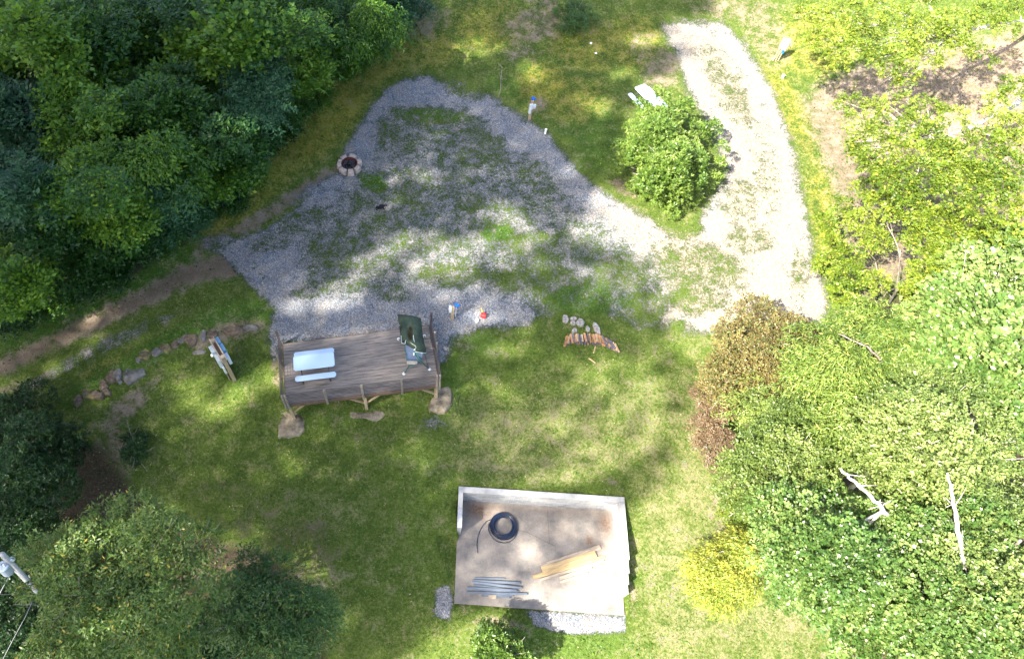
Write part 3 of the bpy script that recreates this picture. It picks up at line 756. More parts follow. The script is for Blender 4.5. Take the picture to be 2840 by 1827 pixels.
# ------------------------------------------------------------------ shade-giving trees on the hill to the south-west (outside the frame)
SHADE = [(-3000, -3000), (1800, -3000), (1790, 0), (1700, 35), (1575, 52), (1640, 95), (1590, 150), (1560, 180), (1500, 205), (1480, 230), (1475, 300), (1490, 400), (1470, 450), (1440, 500), (1330, 520),
         (1340, 560), (1480, 590), (1530, 650), (1570, 730), (1550, 790), (1620, 860), (1645, 930), (1620, 1020), (1570, 1100), (1500, 1165), (1475, 1215), (1430, 1235), (1410, 1290), (1330, 1330),
         (1300, 1380), (1180, 1400), (1100, 1440), (1020, 1470), (900, 1600), (700, 3000), (-3000, 3000)]
HOLES = [(1500, 965, 150, 125, 0, .36), (1490, 660, 110, 75, 0, .32), (1300, 1040, 170, 60, 0, .25), (1380, 860, 80, 40, 0, .2), (1120, 620, 170, 60, 0, .15), (1010, 205, 24, 9, 0, 1), (892, 402, 34, 18, 10, 1), (1187, 508, 55, 26, 10, 1), (1415, 468, 42, 24, 0, .9), (1085, 575, 80, 22, -8, .9), (960, 590, 75, 28, -15, .6), (860, 620, 40, 18, 0, .8), (800, 682, 65, 24, -15, .62),
         (1060, 605, 60, 24, 0, .9), (1010, 640, 60, 20, 0, .7), (1032, 690, 44, 17, 0, .95), (785, 712, 36, 14, 0, .6), (815, 780, 26, 10, 0, .9), (780, 772, 16, 8, 0, .5), (690, 715, 32, 20, 0, .6), (1225, 545, 60, 22, 0, .7), (920, 555, 50, 18, 0, .6),
         (1125, 690, 40, 16, 0, .5), (1150, 740, 60, 14, 0, .7), (1290, 620, 50, 14, 0, .35), (1380, 640, 50, 16, 0, .4), (1190, 600, 40, 18, 0, .55), (1250, 700, 40, 12, 0, .45),
         (1200, 812, 64, 14, 0, .95), (1085, 775, 22, 14, 0, .5), (1450, 962, 36, 14, 0, .9), (1310, 985, 50, 18, 0, .7), (1200, 935, 36, 22, 30, .7), (1270, 1118, 80, 15, 0, .9), (1400, 1085, 50, 16, 0, .5), (1140, 890, 30, 14, 0, .5),
         (1500, 900, 40, 16, 0, .6), (1540, 985, 40, 18, 0, .6), (1380, 890, 50, 16, 0, .45), (1450, 1040, 50, 14, 0, .5), (1350, 1050, 40, 12, 0, .5),
         (795, 1122, 62, 22, -12, 1), (722, 1162, 55, 14, -20, .85), (682, 1100, 22, 18, 0, .6), (735, 1290, 36, 18, 0, .9), (822, 1292, 28, 14, 0, .85), (900, 1242, 36, 16, 10, .85), (770, 1340, 50, 16, 20, .5), (660, 1180, 24, 10, 0, .4),
         (895, 1130, 40, 14, 0, .35), (960, 1060, 50, 14, 0, .3), (930, 1350, 30, 12, 0, .4),
         (400, 880, 22, 20, 0, .8), (455, 893, 46, 22, -20, .8), (548, 938, 32, 20, -10, 1), (472, 945, 55, 18, 0, .9), (590, 905, 70, 16, -15, .9), (632, 852, 26, 34, 30, .95), (520, 965, 36, 12, 0, .8), (640, 905, 20, 20, 0, .5),
         (210, 745, 28, 10, -20, .7), (222, 802, 36, 10, -30, .6), (130, 856, 26, 10, -20, .6), (690, 870, 12, 8, 0, .5), (690, 935, 30, 10, 0, .35),
         (1240, 1290, 40, 26, 0, .8), (1220, 1212, 50, 16, 0, .75), (1340, 1230, 50, 14, 0, .6), (1135, 1205, 34, 22, -30, .8), (1190, 1430, 90, 13, 4, .95), (1255, 1350, 30, 16, 0, .5), (1110, 1310, 30, 20, 0, .4), (1160, 1360, 40, 16, 0, .7), (1300, 1165, 90, 10, 4, .8),
         (1120, 1180, 40, 8, 0, .6), (1410, 1180, 30, 8, 0, .8),
         (1520, 92, 56, 15, 0, .8), (1395, 248, 44, 20, 20, .65), (1240, 165, 40, 20, 0, .4), (1480, 320, 16, 22, 0, .4), (1110, 120, 60, 20, 0, .3), (1440, 175, 40, 14, 0, .4), (1330, 395, 30, 12, 30, .3), (1600, 90, 30, 30, 0, .5),
         (1000, 410, 50, 20, 0, .3), (1010, 340, 40, 20, 0, .25), (1560, 200, 30, 20, 0, .7), (440, 1345, 130, 75, -20, .8), (60, 1320, 150, 60, 0, .55), (60, 1500, 260, 70, 0, .75), (330, 1530, 250, 60, 0, .7)]
def shade_amount(Xv, Yv):
    s = soft(Xv, Yv, SHADE, 26)
    for c in HOLES:
        s = s * (1 - min(1, c[5] * 1.15) * blob(Xv, Yv, c[0], c[1], c[2] * .98, c[3] * 1.12, c[4]))
    return s

def hill_trees():
    r = np.random.default_rng(99)
    LAYZ = (34, 42)
    ux, uy = math.cos(SUN_AZ) / math.tan(SUN_E), math.sin(SUN_AZ) / math.tan(SUN_E)
    n = 150000
    z = r.uniform(*LAYZ, n)
    gxx, gyy = r.uniform(-40, 18, n), r.uniform(-8, 60, n)          # ground point reached by the ray
    # surveyed ground height differs, use the local one
    gz = H(gxx, gyy)
    vx_, vy_, d_ = to_v(np.stack([gxx, gyy, gz], 1))
    vx_ = np.where(d_ > 1, vx_, -2000); vy_ = np.where(d_ > 1, vy_, 2000)
    vx_, vy_ = np.clip(vx_, -2900, 5000), np.clip(vy_, -2900, 2900)
    sh = shade_amount(vx_, vy_)
    sh = np.where(gyy > 40, sh * .9, sh)
    k = r.random(n) < -np.log(np.clip(1 - sh, .014, 1)) / 4.3          # leaf density that lets (1 - sh) of the sun through
    gxx, gyy, gz, z = gxx[k], gyy[k], gz[k], z[k]
    P = np.stack([gxx - ux * (z - gz), gyy - uy * (z - gz), z], 1)
    m = len(P)
    seeds = []
    for i in range(6):
        for j in range(6):
            seeds.append((-72 + i * 9.5 + r.uniform(-3, 3), -34 + j * 11 + r.uniform(-3, 3)))
    seeds = np.array(seeds)
    own = np.argmin((P[:, None, 0] - seeds[None, :, 0]) ** 2 + (P[:, None, 1] - seeds[None, :, 1]) ** 2, 1)
    first = True
    for s in range(len(seeds)):
        q = P[own == s]
        if len(q) < 300: continue
        bxy = q[:, :2].mean(0)
        if bxy[1] > -4: bxy[0] = min(bxy[0], -38)
        hz = float(H(*bxy)[0])
        t = thing('hillside_tree', 'tall broadleaved tree on the hillside, beyond the picture to the lower left', 'tree', (bxy[0], bxy[1], hz), group='tall trees on the hillside outside the frame')
        rr = np.random.default_rng(s)
        o0 = np.array([bxy[0], bxy[1], hz])
        D = rr.normal(0, 1, (len(q), 3)) * [1, 1, .3]
        Nn = SUNV[None, :] + rr.normal(0, .35, (len(q), 3))
        leaf_mesh('crown', q - o0, D, Nn, rr.uniform(.35, .6, len(q)), rr.uniform(.25, .42, len(q)), rr.uniform(0, .8, len(q)), LM['hill'], t, fold=.1)
        bm = bmesh.new()
        idx = rr.choice(len(q), 14)
        limbs(bm, (0, 0, -.5), (0, 0, 40 - hz), [tuple(q[i] - o0) for i in idx], .35, random.Random(s), r_tip=.04)
        obj('trunk', bm, M_barkg, t, smooth=True)
hill_trees()

# ------------------------------------------------------------------ timber deck
dA, dB, dC, dD = S(782, 954), S(1197, 903), S(1209, 1066), S(796, 1121)
du = ((dB - dA).normalized() + (dC - dD).normalized()).normalized()
dv = Vector((du.y, -du.x, 0))                              # southwards
dcen = (dA + dB + dC + dD) / 4
DW = ((dB - dA).length + (dC - dD).length) / 2
DD = abs(((dC - dB).dot(dv) + (dD - dA).dot(dv)) / 2)
drot = math.atan2(du.y, du.x)
d0 = dcen - du * DW / 2 + dv * DD / 2                      # south-west corner, deck top z=0
DM = Matrix.Translation(d0) @ Matrix.Rotation(drot, 4, 'Z')
def DL(p):                                                 # world -> deck coordinates
    return DM.inverted() @ p
deck = thing('timber_deck', 'weathered timber deck with dark railings, its front carried on posts standing on boulders', 'deck', d0, drot)
rd = random.Random(3)
bm = bmesh.new()
nb = 22; bw = DD / nb
for i in range(nb):
    y = (i + .5) * bw; x = 0.0
    cuts = sorted([0, DW] + [rd.uniform(1.2, DW - 1.2) for _ in range(1)])
    for a, b in zip(cuts, cuts[1:]):
        if b - a > .05:
            bx(bm, ((a + b) / 2, y, -.019 + rd.uniform(-.002, .002)), (b - a - .008, bw - .009, .038))
obj('decking', bm, M_deck, deck)
bm = bmesh.new()
bx(bm, (DW / 2, -.022, -.15), (DW + .09, .04, .24)); bx(bm, (DW / 2, DD + .022, -.10), (DW + .09, .04, .16))
for xx in (-.022, DW + .022): bx(bm, (xx, DD / 2, -.13), (.04, DD, .2))
for i in range(12): bx(bm, (.3 + i * (DW - .6) / 11, DD / 2, -.13), (.04, DD - .01, .17))
obj('joist_frame', bm, M_deckdk, deck)
def deckpost(px, zt, zb, x, y, mat, w=.13):
    bm = bmesh.new(); bx(bm, (x, y, (zt + zb) / 2), (w, w, zt - zb)); return obj('post', bm, mat, deck, bevel=.008)
PX = [.05, DW * .265, DW * .5, DW * .755, DW - .05]
for i, x in enumerate(PX):
    if i in (0, 4):
        for s in (0, 1): 
            bm = bmesh.new(); bx(bm, (x + (s * .12 - .06), -.085, .38), (.085, .10, 1.32)); obj('railing_post', bm, M_postgr, deck, bevel=.006)
    else:
        bm = bmesh.new(); bx(bm, (x, -.09, .40), (.10, .09, 1.35)); obj('railing_post', bm, M_postgr, deck, bevel=.006)
for x, zb in ((PX[0] + .05, -1.85), (PX[2] + .05, -1.85), (PX[4] - .06, -1.75)):
    bm = bmesh.new(); bx(bm, (x, .05, (-.27 + zb) / 2), (.14, .14, -.27 - zb)); obj('support_post', bm, M_post, deck, bevel=.006)
for x, sg in ((PX[0] + .05, (1,)), (PX[2] + .05, (-1, 1)), (PX[4] - .06, (-1,))):
    for s in sg:
        bm = bmesh.new(); beam(bm, (x + s * .07, .05, -.98), (x + s * .72, .05, -.28), .09, .05); obj('brace', bm, M_post, deck)
for x in (PX[1], PX[3]):
    bm = bmesh.new(); bx(bm, (x, DD - .3, -.5), (.14, .14, .6)); obj('support_post', bm, M_post, deck)
# railings: front, two sides
for i in range(8):
    z = .10 + i * .128
    bm = bmesh.new(); bx(bm, (DW / 2, -.045, z), (DW + .06, .012, .030)); obj('front_rail', bm, M_rail, deck)
for side, x in ((0, -.06), (1, DW + .06)):
    for i in range(8):
        z = .10 + i * .128
        bm = bmesh.new(); bx(bm, (x, DD / 2 - .05, z), (.012, DD + .1, .030)); obj('side_rail', bm, M_rail, deck)
    for y in (DD * .62, DD + .05) if side == 0 else (DD * .5, DD * .68, DD + .02):
        bm = bmesh.new(); bx(bm, (x + (-.06 if side == 0 else .06), y, .40), (.09, .09, 1.3)); obj('railing_post', bm, M_postgr if y < DD else M_rail, deck, bevel=.006)

# ------------------------------------------------------------------ folding picnic tables
def picnic_table(cpt, rz, label, dx=1.85):
    t = thing('picnic_table', label, 'picnic table', cpt, rz, group='folding plastic picnic tables')
    def slab(name, y, z, w, l=dx):
        bm = bmesh.new(); bx(bm, (0, y, z), (l, w, .045))
        vert = [e for e in bm.edges if abs(e.verts[0].co.z - e.verts[1].co.z) > .01]
        bmesh.ops.bevel(bm, geom=vert, offset=.05, segments=4, affect='EDGES')
        bmesh.ops.bevel(bm, geom=[e for e in bm.edges if e.calc_length() > .1 and abs(e.verts[0].co.z - e.verts[1].co.z) < .001], offset=.008, segments=1, affect='EDGES')
        return obj(name, bm, M_plastic, t)
    slab('tabletop', 0, .735, .72)
    slab('bench', .60, .43, .26); slab('bench', -.60, .43, .26)
    for s in (-1, 1):
        bm = bmesh.new(); x = s * dx * .33
        tube(bm, [(x, .30, .70), (x, .42, .02)], .016); tube(bm, [(x, -.30, .70), (x, -.42, .02)], .016)
        tube(bm, [(x, -.70, .405), (x, .70, .405)], .016); tube(bm, [(x, -.70, .40), (x, -.70, .02), (x, -.40, .02)], .014); tube(bm, [(x, .70, .40), (x, .70, .02), (x, .40, .02)], .014)
        tube(bm, [(x, .30, .69), (x, -.30, .69)], .014); tube(bm, [(x, 0, .69), (x - s * .4, 0, .69), (x, .0, .41)], .012)
        obj('leg_frame', bm, M_steelgr, t, smooth=True)
    return t
ta, tb, tc_, td = (S(700 + p[0] / 3.42, 820 + p[1] / 3.42, .757) for p in ((388, 575), (772, 530), (781, 662), (390, 711)))
tc0 = (ta + tb + tc_ + td) / 4; trz = math.atan2((tb - ta).y + (tc_ - td).y, (tb - ta).x + (tc_ - td).x)
picnic_table((tc0.x, tc0.y, 0.0), trz, 'pale blue-white picnic table standing on the timber deck', ((tb - ta).length + (tc_ - td).length) / 2)
ga, gb = S(1650 + 378 / 3.5, 180 + 236 / 3.5, .8), S(1650 + 500 / 3.5, 180 + 188 / 3.5, .8)
gdir = (S(1650 + 520 / 3.5, 180 + 382 / 3.5, .8) - ga).normalized()
gz = float(H(ga.x, ga.y)[0])
ang2 = math.atan2(gdir.y, gdir.x)
perp = Vector((-gdir.y, gdir.x, 0))
gc = ga + gdir * .92 + perp * .36
picnic_table((gc.x, gc.y, float(H(gc.x, gc.y)[0])), ang2, 'white picnic table on the grass, half hidden behind the round green bush')

# ------------------------------------------------------------------ glider swing with slumped canopy on the deck
def SG(x, y, z): return S(1050 + x / 7.7, 840 + y / 7.7, z)
o_s = SG(760, 1060, 0); o_s.z = 0
sw = thing('canopy_swing', 'green garden swing on the deck, its dark green canopy slumped over to the back', 'swing seat', o_s)
def sl(x, y, z): return SG(x, y, z) - o_s
def sheet(name, rows, mat, parent, th=.012, sub=2, smooth=True):
    bm = bmesh.new()
    vv = [[bm.verts.new(p) for p in row] for row in rows]
    for a, b in zip(vv, vv[1:]):
        for k in range(len(a) - 1): bm.faces.new((a[k], a[k + 1], b[k + 1], b[k]))
    o = obj(name, bm, mat, parent, smooth=smooth)
    md = o.modifiers.new('sub', 'SUBSURF'); md.levels = sub; md.render_levels = sub; md.boundary_smooth = 'PRESERVE_CORNERS'
    m2 = o.modifiers.new('thick', 'SOLIDIFY'); m2.thickness = th
    return o
rows = [
    [sl(402, 242, 1.55), sl(500, 246, 1.72), sl(690, 266, 1.80), sl(800, 290, 1.80), sl(880, 318, 1.62), sl(905, 330, 1.45)],
    [sl(425, 400, 1.55), sl(520, 400, 1.78), sl(640, 440, 1.70), sl(720, 440, 1.82), sl(850, 430, 1.72), sl(918, 440, 1.50)],
    [sl(445, 520, 1.55), sl(540, 540, 1.80), sl(640, 560, 1.62), sl(720, 600, 1.80), sl(850, 600, 1.74), sl(940, 620, 1.50)],
    [sl(470, 680, 1.55), sl(560, 680, 1.80), sl(660, 690, 1.60), sl(730, 720, 1.85), sl(860, 720, 1.76), sl(955, 760, 1.50)],
    [sl(485, 800, 1.55), sl(590, 790, 1.76), sl(700, 810, 1.72), sl(760, 820, 1.86), sl(880, 850, 1.74), sl(985, 880, 1.50)],
    [sl(560, 860, 1.45), sl(640, 880, 1.62), sl(740, 920, 1.70), sl(800, 930, 1.74), sl(900, 950, 1.68), sl(1015, 990, 1.45)],
    [sl(640, 900, 1.40), sl(700, 950, 1.45), sl(780, 1000, 1.50), sl(800, 1035, 1.50), sl(910, 1055, 1.48), sl(1015, 1055, 1.35)],
]
can = sheet('canopy', rows, M_canopy, sw)
bm = bmesh.new()
cb = sl(672, 650, 1.735); n = 28
vs = [bm.verts.new(cb + Vector((math.cos(2 * math.pi * k / n) * .085, math.sin(2 * math.pi * k / n) * .36, .02 + .03 * math.cos(2 * math.pi * k / n)))) for k in range(n)]
bm.faces.new(vs)
bmesh.ops.extrude_face_region(bm, geom=bm.faces[:])
obj('canopy_sag_patch', bm, plain('dark_brown_patch', (.030, .026, .010), .8, var=.3), can)  # dark brown oval laid over the dip in the canopy
bm = bmesh.new()
tube(bm, [sl(742, 690, 1.87), sl(750, 760, 1.88), sl(765, 830, 1.86)], .012); obj('canopy_bow', bm, M_piping, sw)
# side flaps hanging from the canopy edge, navy lining and pale piping
sheet('side_flap', [[sl(438, 478, 1.56), sl(470, 470, 1.55), sl(495, 500, 1.52)], [sl(455, 600, 1.56), sl(485, 600, 1.53), sl(508, 600, 1.5)], [sl(470, 705, 1.56), sl(500, 708, 1.53), sl(520, 698, 1.5)]], M_navy, sw, .01)
sheet('side_flap', [[sl(470, 830, 1.6), sl(490, 860, 1.5), sl(560, 872, 1.45)], [sl(580, 800, 1.62), sl(575, 850, 1.5), sl(580, 885, 1.45)], [sl(620, 810, 1.62), sl(660, 880, 1.5), sl(680, 940, 1.4)], [sl(800, 935, 1.62), sl(795, 965, 1.5), sl(775, 985, 1.4)]], M_navy, sw, .01)
bm = bmesh.new()
tube(bm, [sl(440, 475, 1.6), sl(478, 480, 1.6), sl(494, 505, 1.6), sl(502, 580, 1.6), sl(520, 690, 1.6), sl(495, 712, 1.6), sl(470, 705, 1.6)], .010)
tube(bm, [sl(485, 720, 1.64), sl(490, 850, 1.66), sl(545, 870, 1.66), sl(568, 868, 1.66), sl(572, 815, 1.68), sl(600, 788, 1.69), sl(690, 850, 1.70), sl(790, 920, 1.72), sl(802, 950, 1.7), sl(778, 985, 1.62)], .011)
tube(bm, [sl(775, 1042, 1.5), sl(860, 1055, 1.5), sl(960, 1072, 1.5), sl(1005, 1070, 1.42), sl(1018, 1050, 1.4)], .010)
obj('piping', bm, M_piping, sw)
sheet('seat', [[sl(548, 890, .95), sl(650, 950, .92), sl(765, 1000, .9), sl(950, 1060, .88)], [sl(570, 1040, .62), sl(660, 1050, .60), sl(790, 1070, .60), sl(955, 1090, .6)], [sl(595, 1170, .45), sl(680, 1170, .42), sl(800, 1180, .43), sl(930, 1190, .45)], [sl(610, 1275, .45), sl(700, 1280, .44), sl(800, 1260, .44), sl(900, 1220, .46)]], M_seatcl, sw, .03)
bm = bmesh.new(); bx(bm, tuple(sl(715, 1272, .52)), (.48, .17, .10), -.05); obj('cushion', bm, M_cush, sw, bevel=.03)
def ftube(name, pts, r=.022, mat=M_gtube):
    bm = bmesh.new(); tube(bm, pts, r, 8); return obj(name, bm, mat, sw, smooth=True)
ftube('seat_rim', [sl(548, 890, .98), sl(575, 1040, .68), sl(598, 1180, .50), sl(610, 1285, .50), sl(655, 1330, .5), sl(760, 1325, .52), sl(850, 1290, .55), sl(885, 1250, .58), sl(880, 1225, .6), sl(840, 1180, .62)], .020)
ftube('leg', [sl(772, 1010, 1.52), sl(790, 1110, 1.15), sl(850, 1200, .85), sl(930, 1270, .55), sl(1075, 1400, .03)], .026)
ftube('leg', [sl(655, 1330, .5), sl(620, 1390, .30), sl(545, 1500, .03)], .024)
ftube('leg', [sl(975, 1075, 1.40), sl(1010, 1190, .9), sl(1055, 1370, .1)], .012, M_steelgr)
ftube('leg', [sl(500, 840, 1.4), sl(470, 800, .8), sl(432, 768, .03)], .024)
ftube('leg', [sl(960, 780, 1.45), sl(975, 740, .8), sl(978, 700, .03)], .024)
ftube('armrest', [sl(780, 1050, .85), sl(850, 1130, .75), sl(915, 1200, .66)], .03)
for p in ((1088, 1415), (538, 1508), (428, 768), (978, 702)):
    bm = bmesh.new(); q = sl(p[0], p[1], .0); cyl(bm, (q.x, q.y, 0.003), .075, .05, 16, .05); obj('foot_cap', bm, M_cap, sw, smooth=False)
for p in ((757, 1078, .9), (752, 1107, .8), (768, 1000, 1.56)):
    bm = bmesh.new(); q = sl(*p); bmesh.ops.create_icosphere(bm, subdivisions=2, radius=.035, matrix=Matrix.Translation(q)); obj('joint_knob', bm, M_cap, sw)

# ------------------------------------------------------------------ boulders under the deck posts
def boulder(poly, org, sc, z, h, label, mat=M_bould, name='boulder', group=None, seed=0, cat='boulder', rough=.05, zb=None):
    pts = [S(org[0] + a / sc, org[1] + b / sc, z) for a, b in poly]
    c = sum(pts, Vector()) / len(pts)
    bm = rock_bm([((p - c).x, (p - c).y) for p in pts], h, seed, sink=.5, rough=rough)
    o = obj(name, bm, mat, smooth=False)
    o.location = (c.x, c.y, z - h)
    return tag(o, label, cat, group)
O1 = (700, 820)
boulder([(262, 1075), (350, 1062), (450, 1095), (490, 1180), (496, 1260), (430, 1315), (330, 1330), (240, 1335), (235, 1240), (250, 1150)], O1, 3.42, -1.62, .35, 'tan boulder under the left front post of the deck', seed=1, group='boulders carrying the deck')
boulder([(898, 1105), (1000, 1088), (1030, 1112), (1110, 1100), (1140, 1062), (1205, 1052), (1272, 1110), (1240, 1150), (1180, 1185), (1130, 1175), (1080, 1158), (990, 1165), (915, 1160)], O1, 3.42, -1.66, .16, 'flat tan rock under the middle post of the deck', seed=2, group='boulders carrying the deck', rough=.03)
boulder([(1740, 850), (1860, 830), (1895, 880), (1897, 1045), (1830, 1090), (1760, 1105), (1676, 1070), (1690, 985), (1730, 940)], O1, 3.42, -1.42, .5, 'tall grey-brown boulder under the right front post of the deck', M_bould, seed=3, group='boulders carrying the deck')
boulder([(1700, 1105), (1800, 1100), (1925, 1092), (1925, 1115), (1888, 1158), (1825, 1150), (1740, 1125)], O1, 3.42, -1.72, .10, 'thin tan stone slab lying at the foot of the tall boulder', seed=4, name='stone_slab', cat='stone', rough=.02)

# ------------------------------------------------------------------ old rock wall on the left
O8 = (180, 850)
WR = [(118, 800, 70, 90, 0, 'small brown rock, lowest of the old rock wall at its far left end', 0), (195, 745, 120, 95, 1, 'brown mossy rock near the lower end of the rock wall', 1), (275, 755, 90, 75, 0, 'brown rock just above the lower end of the rock wall', 0),
      (328, 665, 85, 80, 0, 'angular brown rock halfway along the lower rock wall', 2), (348, 722, 90, 60, 0, 'low brown rock set in front of the angular one', 0), (396, 602, 80, 90, 0, 'brown rock standing left of the pale upright one', 0),
      (455, 575, 62, 85, 2, 'pale upright rock left of the large flat grey rock', 0), (465, 628, 66, 45, 2, 'small grey rock at the foot of the pale upright rock', 0), (582, 560, 165, 150, 2, 'large flat grey rock in the middle of the rock wall', 3),
      (632, 452, 55, 62, 2, 'small grey rock left of the yellow-mossed rock', 0), (690, 412, 98, 105, 1, 'square rock with a yellow-green mossy top', 4), (785, 392, 85, 62, 2, 'grey rock between the two mossy rocks', 0),
      (862, 352, 95, 75, 1, 'low mossy yellow rock right of the grey one', 5), (935, 322, 65, 85, 0, 'dark brown rock right of the low mossy rock', 0), (1005, 280, 62, 95, 2, 'narrow pale rock leaning left of the big brown rock', 0),
      (1088, 280, 125, 120, 0, 'big brown rock at the top of the rock wall', 6), (1180, 252, 60, 100, 2, 'grey rock with a dark cleft left of the meter frame', 0), (1130, 368, 130, 80, 2, 'pink-grey flat rock on the grass below the rock wall', 7),
      (1252, 228, 95, 80, 0, 'brown rock half buried above the meter frame', 0), (1430, 205, 170, 85, 0, 'long dark brown rock buried in the grass bank', 0), (1588, 188, 130, 42, 2, 'thin grey-blue rock at the right end of the rock wall', 0)]
for i, (x, y, w, h, mt, lab, _) in enumerate(WR):
    c = G(O8[0] + x / 3.079, O8[1] + y / 3.079)
    d_ = (c - Vector((0, 0, HCAM))).length / F / 3.079
    hh = .06 if i == 17 else (.10 if i == 8 else random.Random(i).uniform(.10, .20))
    bm = rock_bm(ell(w * d_ * .98, h * d_ * 1.1, 8, 0, .28, i), hh, i + 20, sink=.35, rough=.05)
    o = obj('wall_rock', bm, (M_rock, M_moss, M_rockg)[mt], None)
    o.location = c + Vector((0, 0, -.05)); tag(o, lab, 'rock', 'rocks of the old dry wall on the left')

# ------------------------------------------------------------------ meter frame on the left
zb = -.85
fb = S(640, 1063, float(H(-8.66, 13.7)[0]))
ptn, ptf = S(617, 990, 1.25), S(589, 942, 1.35)
mf = thing('meter_frame', 'timber frame of two posts with grey meter boxes on both faces, left of the deck', 'meter stand', (ptn.x, ptn.y, float(H(ptn.x, ptn.y)[0])))
m0 = Vector(mf.location)
n_, f_ = ptn - m0, ptf - m0
mdir = Vector((f_.x - n_.x, f_.y - n_.y, 0)); mlen = mdir.length; mdir.normalize(); mper = Vector((mdir.y, -mdir.x, 0))   # east face
mrz = math.atan2(mdir.y, mdir.x)
ntop = n_.z
for q, tt in ((Vector((0, 0, 0)), ntop), (Vector((f_.x, f_.y, 0)), f_.z)):
    bm = bmesh.new(); bx(bm, (q.x, q.y, tt / 2 - .2), (.15, .16, tt + .4), mrz); obj('post', bm, M_post, mf, bevel=.006)
for s in (-1, 1):
    bm = bmesh.new(); c = (Vector((0, 0, 0)) + Vector((f_.x, f_.y, 0))) / 2 + mper * (.098 * s); bx(bm, (c.x, c.y, ntop - .06), (mlen + .34, .04, .15), mrz); obj('top_rail', bm, plain('pale_rail_wood', (.46, .36, .26), .8, var=.2), mf)
bm = bmesh.new(); c = Vector((f_.x, f_.y, 0)) / 2; bx(bm, (c.x, c.y, ntop * .5), (mlen - .14, .05, ntop - .14), mrz); obj('back_board', bm, M_deckdk, mf)
bm = bmesh.new(); c = Vector((f_.x, f_.y, 0)) * .02 - mdir * .0; bx(bm, (c.x, c.y, ntop + .012), (.17, .24, .03), mrz); obj('post_cap', bm, plain('pale_cap_wood', (.45, .34, .24), .8), mf)
def mbox(along, out, z0, z1, w, d, mat, name='meter_box'):
    c = mdir * along + mper * out
    bm = bmesh.new(); bx(bm, (c.x, c.y, (z0 + z1) / 2), (w, d, z1 - z0), mrz)
    return obj(name, bm, mat, mf, bevel=.012)
mbox(.78, -.21, ntop - .62, ntop - .22, .36, .18, M_box); mbox(.36, -.20, ntop - 1.0, ntop - .38, .42, .16, M_box); mbox(.12, -.17, ntop - 1.45, ntop - .95, .14, .10, M_box, 'conduit_box')
mbox(.95, .20, ntop - .45, ntop - .10, .34, .15, M_boxbl); mbox(.55, .21, ntop - .60, ntop - .12, .38, .17, M_boxbl); mbox(.15, .20, ntop - .85, ntop - .28, .32, .14, M_box)
bm = bmesh.new(); q = mdir * .72 - mper * .33; cyl(bm, (q.x, q.y, ntop - .66), .06, .1, 14); obj('meter_dome', bm, M_white, mf)
bm = bmesh.new(); q = mdir * .12 - mper * .17; tube(bm, [(q.x, q.y, ntop - 1.45), (q.x, q.y, -.1)], .03); obj('conduit', bm, M_postgr, mf)

# ------------------------------------------------------------------ hydrant posts, pails, petrol can
def util_post(base, hgt, rz, label, boxes, blue, w=.14):
    z = float(H(base.x, base.y)[0])
    t = thing('hookup_post', label, 'hook-up post', (base.x, base.y, z), rz, group='timber hook-up posts')
    bm = bmesh.new(); bx(bm, (0, 0, hgt / 2 - .15), (w, w * .8, hgt + .3)); obj('post', bm, M_post, t, bevel=.006)
    for (x, y, z0, z1, wx, wy) in boxes:
        bm = bmesh.new(); bx(bm, (x, y, (z0 + z1) / 2), (wx, wy, z1 - z0)); obj('socket_box', bm, M_box, t, bevel=.01)
    if blue:
        x, y, zt = blue
        bm = bmesh.new(); tube(bm, [(x, y, -.1), (x, y, zt)], .02); obj('riser_pipe', bm, M_white, t)
        bm = bmesh.new(); cyl(bm, (x, y, zt), .085, .10, 12, .06); bx(bm, (x + .09, y - .03, zt + .06), (.16, .06, .06), .2); bx(bm, (x + .02, y + .02, zt + .13), (.22, .05, .04), -.5)
        obj('hydrant_head', bm, M_blue, t, bevel=.006)
    return t
p1 = G(700 + 1895 / 3.42, 820 + 215 / 3.42)
util_post(p1, 1.0, .05, 'timber hook-up post with grey box and blue tap, on the gravel behind the deck', [(-.12, .02, .62, .98, .12, .20)], (.16, .10, .90))
p2 = G(1400 + 700 / 10.26, 250 + 830 / 10.26)
util_post(p2, 1.3, .12, 'timber hook-up post with grey boxes and blue cap, at the far edge of the gravel', [(-.06, -.10, .80, 1.14, .18, .13), (.13, -.08, .84, 1.08, .15, .12), (-.08, -.08, .50, .74, .13, .11)], (.03, .10, 1.28))
bm = bmesh.new(); q = S(1400 + 1145 / 10.26, 250 + 1262 / 10.26, 0); gzq = float(H(q.x, q.y)[0]); cyl(bm, (0, 0, -.05), .055, .30, 18); cyl(bm, (0, 0, .251), .066, .05, 18)
o = obj('pipe_stub', bm, M_white); o.location = (q.x, q.y, gzq); tag(o, 'short white pipe standing at the gravel edge below the far hook-up post', 'pipe')
q = G(1200 + 488 / 3.99, 800 + 362 / 3.99); bm = bmesh.new(); cyl(bm, (0, 0, -.02), .078, .12, 20); cyl(bm, (0, 0, .101), .085, .02, 20)
o = obj('drain_cap', bm, M_white); o.location = q; tag(o, 'round white pipe cap on the gravel beside the red petrol can', 'pipe cap')
q = G(1200 + 560 / 3.99, 800 + 315 / 3.99)
can_ = thing('petrol_can', 'red plastic petrol can with yellow spout on the gravel', 'petrol can', q, -.35)
bm = bmesh.new(); bx(bm, (0, 0, .14), (.26, .20, .28)); obj('can_body', bm, M_red, can_, bevel=.035)
bm = bmesh.new(); tube(bm, [(-.07, 0, .27), (-.07, 0, .33), (.06, 0, .33), (.08, 0, .27)], .018); obj('handle', bm, M_red, can_, smooth=True)
bm = bmesh.new(); tube(bm, [(-.08, .06, .28), (-.13, .12, .34), (-.20, .20, .40)], [.032, .022, .014]); obj('spout', bm, M_yel, can_, smooth=True)

